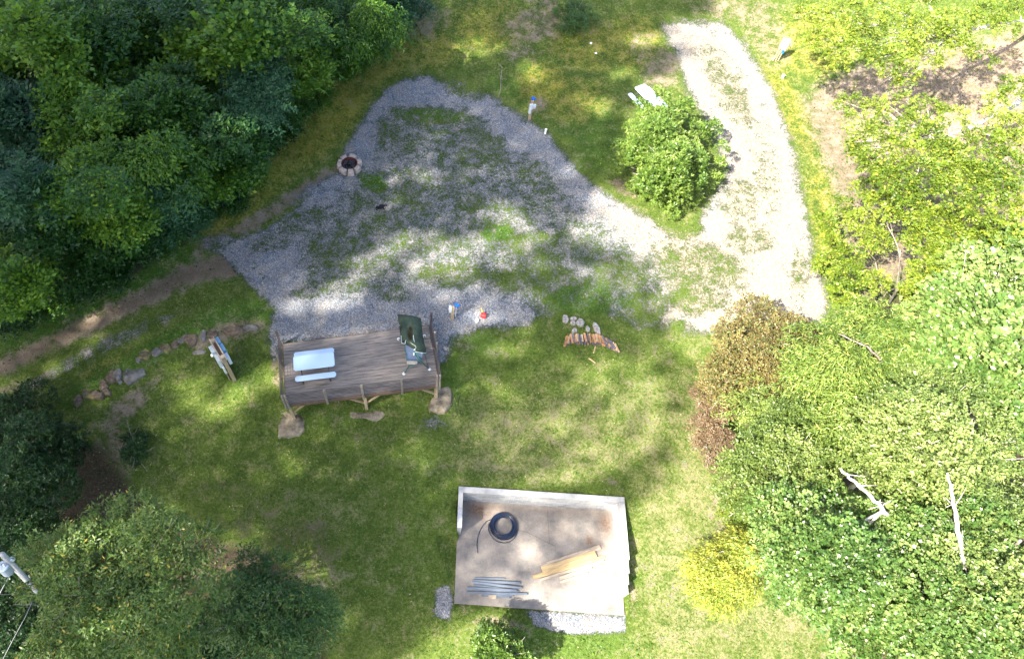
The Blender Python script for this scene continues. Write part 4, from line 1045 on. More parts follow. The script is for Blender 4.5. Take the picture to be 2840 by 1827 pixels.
# pedestal on the right
q = G(2100 + 455 / 9.06, 80 + 815 / 9.06)
ped = thing('power_pedestal', 'white power pedestal on thin posts with a blue tap, right of the gravel road', 'power pedestal', q, -.25)
for x in (-.13, .0, .13):
    bm = bmesh.new(); bx(bm, (x, 0, .4), (.05, .07, 1.2)); obj('post', bm, M_post, ped)
bm = bmesh.new(); bx(bm, (0, -.04, 1.22), (.38, .16, .60)); obj('enclosure', bm, M_white, ped, bevel=.015)
bm = bmesh.new(); bx(bm, (.09, -.15, 1.10), (.18, .06, .42)); obj('socket_panel', bm, M_box, ped, bevel=.006)
bm = bmesh.new(); bx(bm, (.12, -.10, .72), (.10, .10, .16)); tube(bm, [(.12, -.14, .70), (.12, -.20, .66)], .02); obj('tap', bm, M_blue, ped)
q = G(2100 + 625 / 9.06, 80 + 1240 / 9.06); bm = bmesh.new(); cyl(bm, (0, 0, -.05), .07, .22, 18); cyl(bm, (0, 0, .171), .082, .045, 18)
o = obj('pipe_stub', bm, M_white); o.location = q; tag(o, 'short white capped pipe in the sunny grass below the power pedestal', 'pipe')

# ------------------------------------------------------------------ fire ring
O4 = (850, 380); s4 = 6.417
q = G(O4[0] + 768 / s4, O4[1] + 520 / s4)
fc = Vector((q.x, q.y, float(H(q.x, q.y)[0])))
fr_ = thing('fire_ring', 'rusty round steel fire ring filled with ash, inside the circle of pale stones', 'fire ring', fc)
bm = bmesh.new()
n = 40
prof = [(.40, -.1), (.40, .24), (.425, .25), (.425, -.1)]
rg = [[bm.verts.new((r_ * math.cos(2 * math.pi * k / n), r_ * math.sin(2 * math.pi * k / n), z_)) for k in range(n)] for r_, z_ in prof]
for a, b in zip(rg, rg[1:]):
    for k in range(n): bm.faces.new((a[k], a[(k + 1) % n], b[(k + 1) % n], b[k]))
obj('steel_ring', bm, M_rust, fr_)
bm = bmesh.new()
bmesh.ops.create_circle(bm, cap_ends=True, cap_tris=True, segments=36, radius=.395)
bmesh.ops.subdivide_edges(bm, edges=bm.edges[:], cuts=5, use_grid_fill=True)
for v in bm.verts: v.co.z = .05 + .05 * mnoise.noise(v.co * 6) + .03 * mnoise.noise(v.co * 18)
obj('ash_bed', bm, M_ash, fr_)
bm = bmesh.new()
for k in range(9):
    a = rd.uniform(0, 6.3); r_ = rd.uniform(0, .22); bx(bm, (r_ * math.cos(a), r_ * math.sin(a), .09), (rd.uniform(.08, .22), .05, .05), rd.uniform(0, 3))
obj('burnt_logs', bm, M_char, fr_)
angs = [(112, 40), (66, 44), (20, 36), (-28, 40), (-72, 36), (-118, 44), (-163, 36), (172, 22), (148, 26)]
stone_ang = [(125, 42), (75, 46), (18, 42), (-35, 46), (-80, 38), (-125, 50), (-172, 38), (160, 26)]
for i, (a, w) in enumerate(stone_ang):
    ar, hw = math.radians(a), math.radians(w / 2 - 1.5)
    ri, ro = .435, .67 + rd.uniform(-.03, .03)
    poly = [(ri * math.cos(ar - hw), ri * math.sin(ar - hw)), (ro * math.cos(ar - hw * .8), ro * math.sin(ar - hw * .8)), (ro * 1.03 * math.cos(ar), ro * 1.03 * math.sin(ar)), (ro * math.cos(ar + hw * .8), ro * math.sin(ar + hw * .8)), (ri * math.cos(ar + hw), ri * math.sin(ar + hw)), (ri * math.cos(ar), ri * math.sin(ar))]
    cx_ = sum(p[0] for p in poly) / 6; cy_ = sum(p[1] for p in poly) / 6
    bm = rock_bm([(p[0] - cx_, p[1] - cy_) for p in poly], .24 + rd.uniform(-.02, .03), 60 + i, sink=.1, rough=.014)
    for v in bm.verts:                                     # keep the tops broad
        if v.co.z > .1: v.co.x *= 1.04; v.co.y *= 1.04
    o = obj('fire_ring_stone', bm, M_fstone); o.location = (fc.x + cx_, fc.y + cy_, fc.z)
    tag(o, 'pinkish pale stone in the circle round the fire ring', 'stone', 'stones round the fire ring')
# black charcoal heap
q = G(850 + 1340 / s4, 380 + 1250 / s4)
bm = bmesh.new()
for k in range(90):
    a = rd.uniform(0, 6.3); r_ = abs(rd.gauss(0, .5))
    if r_ > 1.15: continue
    bx(bm, (r_ * math.cos(a) * .30 + .05 * math.sin(3 * a), r_ * math.sin(a) * .19 + .06 * math.cos(a) * r_, .02 + .03 * (1.2 - r_)), (rd.uniform(.03, .12), rd.uniform(.03, .07), .05), rd.uniform(0, 3))
o = obj('charcoal_heap', bm, M_char); o.location = q; tag(o, 'small heap of black charcoal on the gravel below the fire ring', 'charcoal heap')
# pale ash sticks above the ring
bm = bmesh.new()
for a, b in (((650, 300), (900, 225)), ((700, 290), (850, 255)), ((840, 210), (930, 200)), ((760, 280), (820, 240))):
    A_, B_ = G(850 + a[0] / s4, 380 + a[1] / s4, .03), G(850 + b[0] / s4, 380 + b[1] / s4, .03)
    o_ = G(850 + 780 / s4, 380 + 250 / s4)
    tube(bm, [A_ - o_, (A_ + B_) / 2 - o_ + Vector((0, .02, .01)), B_ - o_], .009, 5)
o = obj('burnt_sticks', bm, plain('pale_stick', (.30, .27, .24), .9)); o.location = o_; tag(o, 'few thin pale sticks lying on the gravel above the fire ring', 'sticks')

# ------------------------------------------------------------------ stones and firewood
O3 = (1200, 800); s3 = 3.99
for i, (x, y, w, h, a, lab) in enumerate([
        (1468, 346, 78, 92, 0, 'square pale stone, leftmost above the firewood'), (1556, 341, 72, 44, .1, 'small pale wedge stone, upper of the touching pair'), (1548, 385, 72, 52, 0, 'small pale stone, lower of the touching pair'),
        (1628, 382, 90, 88, 0, 'large square pale stone right of the touching pair'), (1567, 469, 68, 52, .3, 'small pointed pale stone just above the left logs'), (1712, 456, 52, 72, 0, 'small upright pale stone above the middle logs'),
        (1812, 447, 68, 140, .25, 'long grey stone leaning towards the right logs')]):
    c = G(O3[0] + x / s3, O3[1] + y / s3); d_ = (c - Vector((0, 0, HCAM))).length / F / s3
    bm = rock_bm(ell(w * d_ * 1.0, h * d_ * 1.12, 7, a, .12, i + 5), .12, i + 90, sink=.15, rough=.02)
    o = obj('loose_stone', bm, M_stone); o.location = c; tag(o, lab, 'stone', 'loose stones above the firewood')
def log_bm(L, r, k):
    bm = bmesh.new(); rr = random.Random(k)
    n = rr.choice((3, 4, 4, 5)); prof = []
    a0 = rr.uniform(0, 6)
    for i in range(n):
        a = a0 + 2 * math.pi * i / n + rr.uniform(-.2, .2); prof.append((math.cos(a) * r * rr.uniform(.8, 1.15), math.sin(a) * r * rr.uniform(.8, 1.1)))
    rings = [[bm.verts.new((x, t * L - L / 2, z + r)) for x, z in prof] for t in (0, .33, .66, 1)]
    for g_ in rings[1:3]:
        for v in g_: v.co += Vector((rr.uniform(-.008, .008), 0, rr.uniform(-.008, .008)))
    for a, b in zip(rings, rings[1:]):
        for j in range(n): bm.faces.new((a[j], a[(j + 1) % n], b[(j + 1) % n], b[j]))
    bm.faces.new(rings[0][::-1]); bm.faces.new(rings[-1])
    return bm
rl = random.Random(11)
xs = list(range(1465, 2045, 21))
cols = ['o', 'o', 't', 'o', 'g', 'o', 't', 'g', 'g', 't', 'o', 'g', 'g', 'o', 'o', 'o', 't', 'o', 'o', 'o', 'g', 'g', 'o', 'g', 'g', 'g', 't', 't']
def arc_y(x): return 566 + max(0, (x - 1800)) ** 1.35 * .065 + (18 if x < 1500 else 0)
names = {'o': ('orange split firewood log in the row on the grass', M_wood1), 't': ('tan split firewood log in the row on the grass', M_wood3), 'g': ('grey-barked firewood log in the row on the grass', M_wood2)}
for i, x in enumerate(xs):
    for lay in range(2):
        k = cols[i % len(cols)] if lay else rl.choice('gog')
        y = arc_y(x) + rl.uniform(-6, 6) + (12 if lay == 0 else 0)
        c = G(O3[0] + (x + rl.uniform(-4, 4)) / s3, O3[1] + y / s3)
        L = rl.uniform(.38, .5)
        o = obj('firewood_log', log_bm(L, rl.uniform(.045, .062), i * 2 + lay), names[k][1])
        o.location = c + Vector((0, 0, .005 + .09 * lay)); yaw = (.35 if x < 1490 else -.35 if x > 1860 else 0) + rl.uniform(-.1, .1)
        if i in (2,): yaw = .3; L *= 1.3
        o.rotation_euler = (rl.uniform(-.06, .06), rl.uniform(-.2, .2), -yaw)
        tag(o, names[k][0] + (', on top' if lay else ', underneath'), 'firewood', 'split logs in the firewood row')
for (x0, y0, x1, y1, lab) in ((1800, 640, 1778, 718, 'tan split stick standing off the firewood row, nearer the logs'), (1722, 772, 1802, 826, 'tan split stick on the lawn, farther from the logs')):
    a, b = G(O3[0] + x0 / s3, O3[1] + y0 / s3, .02), G(O3[0] + x1 / s3, O3[1] + y1 / s3, .02)
    bm = bmesh.new(); beam(bm, Vector(), b - a, .055, .045); o = obj('kindling_stick', bm, M_wood3, bevel=.008); o.location = a; tag(o, lab, 'wood stick')

# ------------------------------------------------------------------ slab, block walls, things on it
slab = thing('concrete_slab', 'tan stained concrete slab in the lawn, walled on three sides', 'slab', SLP(0, 0), math.atan2(sl_u.y, sl_u.x))
bm = bmesh.new()
N1, N2 = 70, 46
gr = [[bm.verts.new((SL_W * i / N1, SL_D * j / N2, 0.0)) for i in range(N1 + 1)] for j in range(N2 + 1)]
for j in range(N2):
    for i in range(N1): bm.faces.new((gr[j][i], gr[j][i + 1], gr[j + 1][i + 1], gr[j + 1][i]))
bot = [[bm.verts.new((SL_W * i, SL_D * j, -.5)) for i in (0, 1)] for j in (0, 1)]
def side(tops, a, b): bm.faces.new([a] + tops + [b])
bm.faces.new([gr[0][i] for i in range(N1 + 1)][::-1] + [bot[0][0], bot[0][1]])
bm.faces.new([gr[j][N1] for j in range(N2 + 1)][::-1] + [bot[0][1], bot[1][1]])
bm.faces.new([gr[N2][i] for i in range(N1 + 1)] + [bot[1][1], bot[1][0]])
bm.faces.new([gr[j][0] for j in range(N2 + 1)] + [bot[1][0], bot[0][0]])
sm = obj('slab_surface', bm, M_conc, slab)
at = sm.data.attributes.new('stain', 'FLOAT', 'POINT')
def stain(x, y):
    s = 0
    for cx_, cy_, rx_, ry_, a in ((.9, SL_D - .6, .9, .6, .9), (1.6, SL_D - .45, 1.2, .25, .6), (3.4, SL_D - .45, 3.0, .15, .45), (6.5, SL_D - .8, .5, .8, .8), (5.75, 2.95, .28, .35, .9), (6.1, 2.8, .5, .2, .6), (5.0, 1.1, .35, .3, .4), (3.9, 2.6, .3, .3, .3), (1.4, 2.9, .3, .15, .25), (4.4, SL_D - 1.4, 1.0, .6, .25), (0.1, 1.8, .12, 1.5, .3)):
        d = math.hypot((x - cx_) / rx_, (y - cy_) / ry_); s = max(s, a * max(0, 1.25 - d) / 1.25 * 1.3)
    return min(1, s)
at.data.foreach_set('value', [stain(v.co.x, v.co.y) if v.co.z > -.1 else .3 for v in sm.data.vertices])
bm = bmesh.new()
for a, b in (((3.98, 4.2), (4.02, 2.72)), ((4.02, 2.72), (3.05, 3.15)), ((4.02, 2.72), (4.3, 2.62)), ((2.7, 3.8), (3.0, 3.55)), ((3.02, 3.15), (2.6, 3.2))):
    for i in range(6):
        p0 = Vector((*a, 0)).lerp(Vector((*b, 0)), i / 6) + Vector((rd.uniform(-.015, .015), rd.uniform(-.015, .015), .003)); p1_ = Vector((*a, 0)).lerp(Vector((*b, 0)), (i + 1) / 6) + Vector((rd.uniform(-.01, .01), 0, .003))
        beam(bm, p0, p1_, .014, .003)
obj('crack', bm, plain('crack_dirt', (.10, .075, .055), .95), slab)

wall = thing('block_wall', 'grey concrete block retaining wall round three sides of the slab', 'retaining wall', SLP(0, 0), math.atan2(sl_u.y, sl_u.x))
WH = WT - SL_Z
T_ = .22
def wpart(name, x0, x1, y0, y1, z0, z1, mat=M_block):
    bm = bmesh.new(); bx(bm, ((x0 + x1) / 2, (y0 + y1) / 2, (z0 + z1) / 2), (x1 - x0, y1 - y0, z1 - z0)); return obj(name, bm, mat, wall)
e = .003
wpart('north_wall', -.04, SL_W + .04, SL_D - T_, SL_D, -.3, WH - .03)
wpart('west_wall', -.04, -.04 + T_ * .8, SL_D - 1.75, SL_D - T_ - e, -.3, WH - .03)
steps = [(SL_D - 2.55, 0), (SL_D - 3.15, .19), (SL_D - 3.55, .38), (SL_D - 3.95, .58)]
y1 = SL_D - T_ - e
ycuts = [SL_D - T_ - e, SL_D - 2.6, SL_D - 3.1, SL_D - 3.5, SL_D - 3.85]
for i in range(4):
    wpart('east_wall', SL_W + .04 - T_, SL_W + .04, ycuts[i + 1], ycuts[i] - (e if i else 0), -.3, WH - .03 - .2 * max(0, i - 0))
    wpart('wall_top', SL_W + .02 - T_, SL_W + .055, ycuts[i + 1], ycuts[i] - e, WH - .03 - .2 * i + e, WH - .2 * i, M_capcem)
wpart('wall_top', -.055, SL_W + .055, SL_D - T_ - .02, SL_D + .02, WH - .03 + e, WH, M_capcem)
wpart('wall_top', -.055, -.03 + T_ * .8, SL_D - .95, SL_D - T_ - .024, WH - .03 + e, WH, M_capcem)
wpart('wall_top', -.055, -.03 + T_ * .8, SL_D - 1.77, SL_D - .96, WH - .03 + e, WH - .008, plain('grey_block_top', (.36, .36, .36), .9))

O2 = (1200, 1300); s2 = 3.08
def P2(x, y, z=0.0): return S(O2[0] + x / s2, O2[1] + y / s2, SL_Z + z)
# pipe coil
cc = P2(603, 487, .1); cc.z = SL_Z
R1 = (P2(722, 490, .1) - P2(484, 490, .1)).length / 2
coil = thing('pipe_coil', 'coil of black plastic water pipe lying on the slab', 'pipe coil', cc)
for k in range(24):
    rr = random.Random(k)
    R_ = R1 - .02 - (k % 6) * .036 - rr.uniform(0, .03); z = .02 + (k // 6) * .036 + rr.uniform(0, .014)
    ox, oy = rr.uniform(-.03, .03), rr.uniform(-.03, .03); ph = rr.uniform(0, 6)
    bm = bmesh.new()
    pts = [(ox + (R_ + .008 * math.sin(3 * a + ph)) * math.cos(a), oy + (R_ + .008 * math.cos(2 * a + ph)) * math.sin(a), z + .012 * math.sin(a + ph) + .012) for a in [2 * math.pi * j / 48 for j in range(49)]]
    tube(bm, pts, .0165, 7, cap=False)
    obj('pipe_loop', bm, M_pipe, coil, smooth=True)
bm = bmesh.new()
tl = [(480, 460, .06), (476, 520, .04), (492, 560, .03), (520, 598, .02), (560, 622, .02), (610, 632, .02), (655, 624, .02), (695, 595, .03), (715, 560, .06), (722, 520, .1)]
tube(bm, [P2(*p) - cc for p in tl], .0165, 7); obj('loose_end', bm, M_pipe, coil, smooth=True)
bm = bmesh.new()
tl = [(492, 432, .12), (460, 446, .06), (430, 480, .03), (402, 530, .02), (384, 590, .02), (379, 650, .02), (385, 718, .02)]
tube(bm, [P2(*p) - cc for p in tl], .0165, 7); obj('loose_end', bm, M_pipe, coil, smooth=True)
# boards
def board(a, b, w, z, th, mat, lab, grp, name='board'):
    a, b = P2(*a, z), P2(*b, z)
    c = (a + b) / 2; d = b - a
    bm = bmesh.new(); bx(bm, (0, 0, 0), (d.length, w, th))
    o = obj(name, bm, mat, bevel=.003); o.location = (c.x, c.y, SL_Z + z - th / 2 + .004); o.rotation_euler = (0, 0, math.atan2(d.y, d.x))
    return tag(o, lab, 'board', grp)
pg = 'pine boards piled on the sunny side of the slab'
board((925, 832), (1432, 664), .20, .05, .04, M_pplank, 'pale pine board at the upper edge of the pile', pg)
board((935, 868), (1395, 722), .30, .09, .04, M_yplank, 'wide yellow pine board in the middle of the pile', pg)
board((860, 922), (1475, 752), .18, .045, .04, M_yplank, 'long pale yellow board sticking out at both ends of the pile', pg)
board((915, 945), (1380, 805), .10, .09, .04, M_pplank, 'narrow pale board on the lower side of the wide yellow one', pg)
board((1088, 935), (1362, 842), .16, .05, .04, M_pplank, 'greyish pine board below the yellow boards, upper of two', pg)
board((1092, 968), (1330, 888), .10, .04, .035, M_pplank, 'short greyish pine board, lowest of the pine pile', pg)
board((1300, 845), (1460, 775), .10, .085, .03, M_pplank, 'short pine offcut at the right end of the pine pile', pg)
gg = 'silver-grey boards at the lower left of the slab'
board((358, 932), (618, 936), .07, .06, .035, M_gplank, 'short grey board, topmost of the silver-grey pile', gg)
board((336, 955), (748, 972), .10, .09, .035, M_gplank, 'long grey board just below the topmost grey one', gg)
board((344, 968), (760, 1014), .09, .13, .035, M_gplank, 'pale grey board lying askew over the others', gg)
board((350, 990), (725, 1038), .08, .045, .035, M_gplank, 'grey board half covered by the askew one', gg)
board((292, 1016), (720, 1036), .10, .085, .035, M_gplank, 'grey board sticking out furthest to the upper left', gg)
board((352, 1032), (735, 1044), .08, .05, .035, M_gplank, 'grey board hidden between its neighbours', gg)
board((286, 1054), (808, 1066), .08, .09, .035, M_gplank, 'longest grey board, sticking out to both sides', gg)
board((420, 1076), (690, 1076), .08, .05, .035, M_gplank, 'short grey board near the bottom of the grey pile', gg)
board((480, 1088), (668, 1090), .08, .04, .035, M_gplank, 'shortest grey board, lowest of the grey pile', gg)
board((478, 1092), (545, 1092), .16, .075, .03, M_pplank, 'small square tan offcut at the bottom of the grey pile', gg, 'offcut')
# stones of the slab's ragged south edge
# ------------------------------------------------------------------ utility pole, lower left
pt, pm_ = S(6, 1536, 2.6), S(104, 1638, -1.9)
dd = (pm_ - pt).normalized(); pb = pt + dd * 11
pole = thing('utility_pole', 'silvery wooden utility pole with a transformer, at the left edge behind the leafy tree', 'utility pole', pb)
bm = bmesh.new(); tube(bm, [pb - pb, pt - pb], [.15, .095], 16); obj('pole_shaft', bm, M_pole, pole, smooth=True)
tcn = S(15, 1576, 1.6); ax_ = -dd
bm = bmesh.new(); tube(bm, [tcn - ax_ * .33 - pb, tcn + ax_ * .30 - pb, tcn + ax_ * .33 - pb], [.20, .20, .17], 22); tr_ = obj('transformer', bm, M_galv, pole)
for k in (0, 1):
    bm = bmesh.new(); q = tcn + ax_ * .34 - pb + Vector((.08 * (k * 2 - 1), 0, 0)); tube(bm, [q, q + ax_ * .09, q + ax_ * .18], [.04, .045, .02], 10); b_ = obj('bushing', bm, M_cap, pole)
bm = bmesh.new(); q = S(32, 1550, 1.9) - pb; bx(bm, q, (.16, .12, .22), .5); obj('cutout_box', bm, M_box, pole, bevel=.01)
def wire(pts, r, mat, lab):
    o_ = pts[0]
    bm = bmesh.new(); tube(bm, [p - o_ for p in pts], r, 6); o = obj('overhead_wire', bm, mat, smooth=True); o.location = o_; tag(o, lab, 'wire')
wire([S(26, 1596, 1.2), S(10, 1625, 1.0), S(-30, 1700, 1.0), S(-200, 2000, .5)], .02, M_wire, 'light twisted wire running from the transformer off the left edge')
wire([S(96, 1655, -2.2), S(70, 1710, -2.4), S(40, 1765, -2.6), S(-30, 1900, -3)], .012, M_wire, 'thin pale wire below the pole, running to the bottom left corner')
wire([S(100, 1645, -2.0), S(84, 1680, -2.4), S(66, 1712, -2.8)], .035, M_cable, 'thick black cable sleeve hanging under the utility pole')

# dead sapling at the top
a, b = G(900 + 1158 / 2.394, 640 / 2.394), G(900 + 1180 / 2.394, 445 / 2.394)
sp = thing('bare_sapling', 'thin bare sapling leaning over the top edge of the gravel', 'sapling', a)
bm = bmesh.new(); tv = S(900 + 1180 / 2.394, 445 / 2.394, 2.0) - a
tube(bm, [Vector((0, 0, -.1)), tv * .3 + Vector((.05, 0, 0)), tv * .6, tv], [.035, .028, .022, .012], 6)
for k in range(5):
    f = rd.uniform(.4, 1); tube(bm, [tv * f, tv * f + Vector((rd.uniform(-.4, .4), rd.uniform(-.2, .4), .2))], .008, 4)
obj('stem', bm, M_barkg, sp)
# two small pale stones, top middle
for x, y, lab in ((1768, 290, 'small white stone in the grass at the top, left of the lower one'), (1803, 358, 'small white stone in the grass at the top, lower of the two')):
    c = G(900 + x / 2.394, y / 2.394); bm = rock_bm(ell(.16, .12, 6, 0, .2, x), .06, x, sink=.05, rough=.01); o = obj('small_stone', bm, M_white); o.location = c; tag(o, lab, 'stone')
# ------------------------------------------------------------------ trees and shrubs in the picture

def vtree(name, label, cat, clv, n_spray, n_leaf, L, lw, kind, mat, trunk=None, trunk_r=.14, bark=None, group=None, droop=.1, tint=(.15, .65), old=0., inner=.25,
          seed=1, share=.7, flat=.75, gaps=(), r_tip=.02, wob=.12):
    """clv: clumps (sheet x, sheet y, height, radius); trunk: points (sheet x, sheet y, height) from top to base, base None = under the first point"""
    rnd = random.Random(seed); r = np.random.default_rng(seed)
    W_ = [(*V(a, b, z), q, q * flat) for a, b, z, q in clv]
    if trunk is None:
        m = np.mean([w[:3] for w in W_], 0); back = 1.2 if name == 'woodland_tree' else 0
        tp = [Vector((m[0], m[1] + back * .6, m[2] - .2)), Vector((m[0] - back * .6, m[1] + back * 1.6, 0))]
    else:
        tp = [V(*p) if not isinstance(p, Vector) else p for p in trunk]
    b = tp[-1].copy(); b.z = float(H(b.x, b.y)[0]); tp[-1] = b
    t = thing(name, label, cat, b, group=group)
    cl = [(a - b.x, c - b.y, max(z - b.z, .2), e, f) for a, c, z, e, f in W_]
    keep = None
    if gaps:
        bb = np.array(b)
        def keep(P):
            x, y, d = to_v(P + bb)
            k = np.ones(len(P), bool)
            for (x0, y0, x1, y1, w) in gaps:
                ex, ey = x1 - x0, y1 - y0
                tt = np.clip(((x - x0) * ex + (y - y0) * ey) / (ex * ex + ey * ey), 0, 1)
                k &= np.hypot(x - x0 - tt * ex, y - y0 - tt * ey) > w * (1 + .35 * np.sin(x * .4) * np.cos(y * .33))
            return k
    crown(cl, n_spray, n_leaf, L, lw, kind, LM[mat], 'crown', t, r, droop, tint, old, inner, keep)
    bm = bmesh.new()
    pts = [p - b for p in tp][::-1]
    n = len(pts)
    if n > 2:
        fine_, fr2 = [], []
        for i in range(n - 1):
            for k in range(5):
                f = k / 5
                fine_.append(pts[i].lerp(pts[i + 1], f) + Vector((rnd.uniform(-1, 1), rnd.uniform(-1, 1), rnd.uniform(-1, 1))) * trunk_r * .28)
                fr2.append(trunk_r * (1 - .75 * (i + f) / (n - 1)) * rnd.uniform(.8, 1.25))
        fine_.append(pts[-1]); fr2.append(trunk_r * .2)
        tube(bm, fine_, fr2, 10)
        for k in range(10):                                  # broken stubs
            j = rnd.randint(len(fine_) // 3, len(fine_) - 2); e_ = fine_[j] + Vector((rnd.uniform(-1, 1), rnd.uniform(-1, 1), rnd.uniform(-.1, .6))) * rnd.uniform(.15, .6)
            tube(bm, [fine_[j], fine_[j].lerp(e_, .5) + Vector((0, 0, .03)), e_], [fr2[j] * .35, fr2[j] * .22, fr2[j] * .08], 5)
        for c in cl:
            if rnd.random() > share: continue
            c = Vector(c[:3]) - Vector((0, 0, c[4] * .45))
            # leave the trunk at the nearest lower point
            bp_ = min(range(n * 6), key=lambda i: ((pts[min(n - 2, i // 6)].lerp(pts[min(n - 2, i // 6) + 1], (i % 6) / 6)) - (c - Vector((0, 0, 1.0)))).length)
            a = pts[min(n - 2, bp_ // 6)].lerp(pts[min(n - 2, bp_ // 6) + 1], (bp_ % 6) / 6)
            q = [a.lerp(c, k / 5) + (Vector((rnd.uniform(-1, 1), rnd.uniform(-1, 1), rnd.uniform(-1, 1))) * wob * (c - a).length * .3 if 0 < k < 5 else Vector()) for k in range(6)]
            tube(bm, q, [min(trunk_r * .38, .05) * (1 - k / 5) + r_tip * .6 * k / 5 for k in range(6)], 6)
            for j in range(3):
                s0 = q[rnd.randint(2, 4)]; e_ = c + Vector((rnd.uniform(-1, 1), rnd.uniform(-1, 1), rnd.uniform(-.5, .5))) * .55
                tube(bm, [s0, s0.lerp(e_, .5) + Vector((0, 0, .03)), e_], [r_tip * .6, r_tip * .45, r_tip * .2], 5)
    else:
        limbs(bm, pts[0] - Vector((0, 0, .2)), pts[1], cl, trunk_r, rnd, r_tip, share, wob)
    obj('trunk', bm, bark or M_barkg, t, smooth=True)
    return t

def cluster(cx, cy, z, rx, ry, n, cr, seed, dz=1.0, jitter=.18):
    """clumps spread evenly over a disc on the sheet, doming upward in the middle"""
    rnd = random.Random(seed); out = []
    for i in range(n):
        q = math.sqrt((i + .5) / n) * rnd.uniform(.85, 1.08); a = i * 2.39996 + rnd.uniform(-.5, .5)
        out.append((cx + rx * (q * math.cos(a) + rnd.uniform(-.09, .09)), cy + ry * (q * math.sin(a) + rnd.uniform(-.09, .09)), z - dz * q * q + rnd.uniform(-.6, .6) * dz * .8, cr * rnd.uniform(.55, 1.45)))
    return out

# --- round bush in the middle of the picture
vtree('round_bush', 'dense round light green bush between the picnic table and the gravel road', 'bush',
      cluster(1557, 362, 2.6, 84, 100, 46, .62, 5, dz=1.6) + [(1560, 470, .5, .6), (1610, 460, .5, .6), (1520, 450, .5, .55), (1660, 420, .7, .5), (1480, 300, 1.4, .5), (1665, 300, 1.3, .5), (1500, 250, 1.6, .45), (1550, 232, 2.4, .4), (1600, 250, 2.3, .5), (1445, 340, 1.6, .35), (1690, 345, 1.6, .35), (1682, 380, 1.2, .3), (1450, 385, 1.2, .35), (1535, 215, 2.6, .28), (1570, 500, .3, .4), (1475, 440, .6, .35)],
      5600, 9, .135, .42, 'whorl', 'shrub', trunk_r=.09, droop=0, tint=(.2, .8), inner=.15, share=.3, flat=.9)

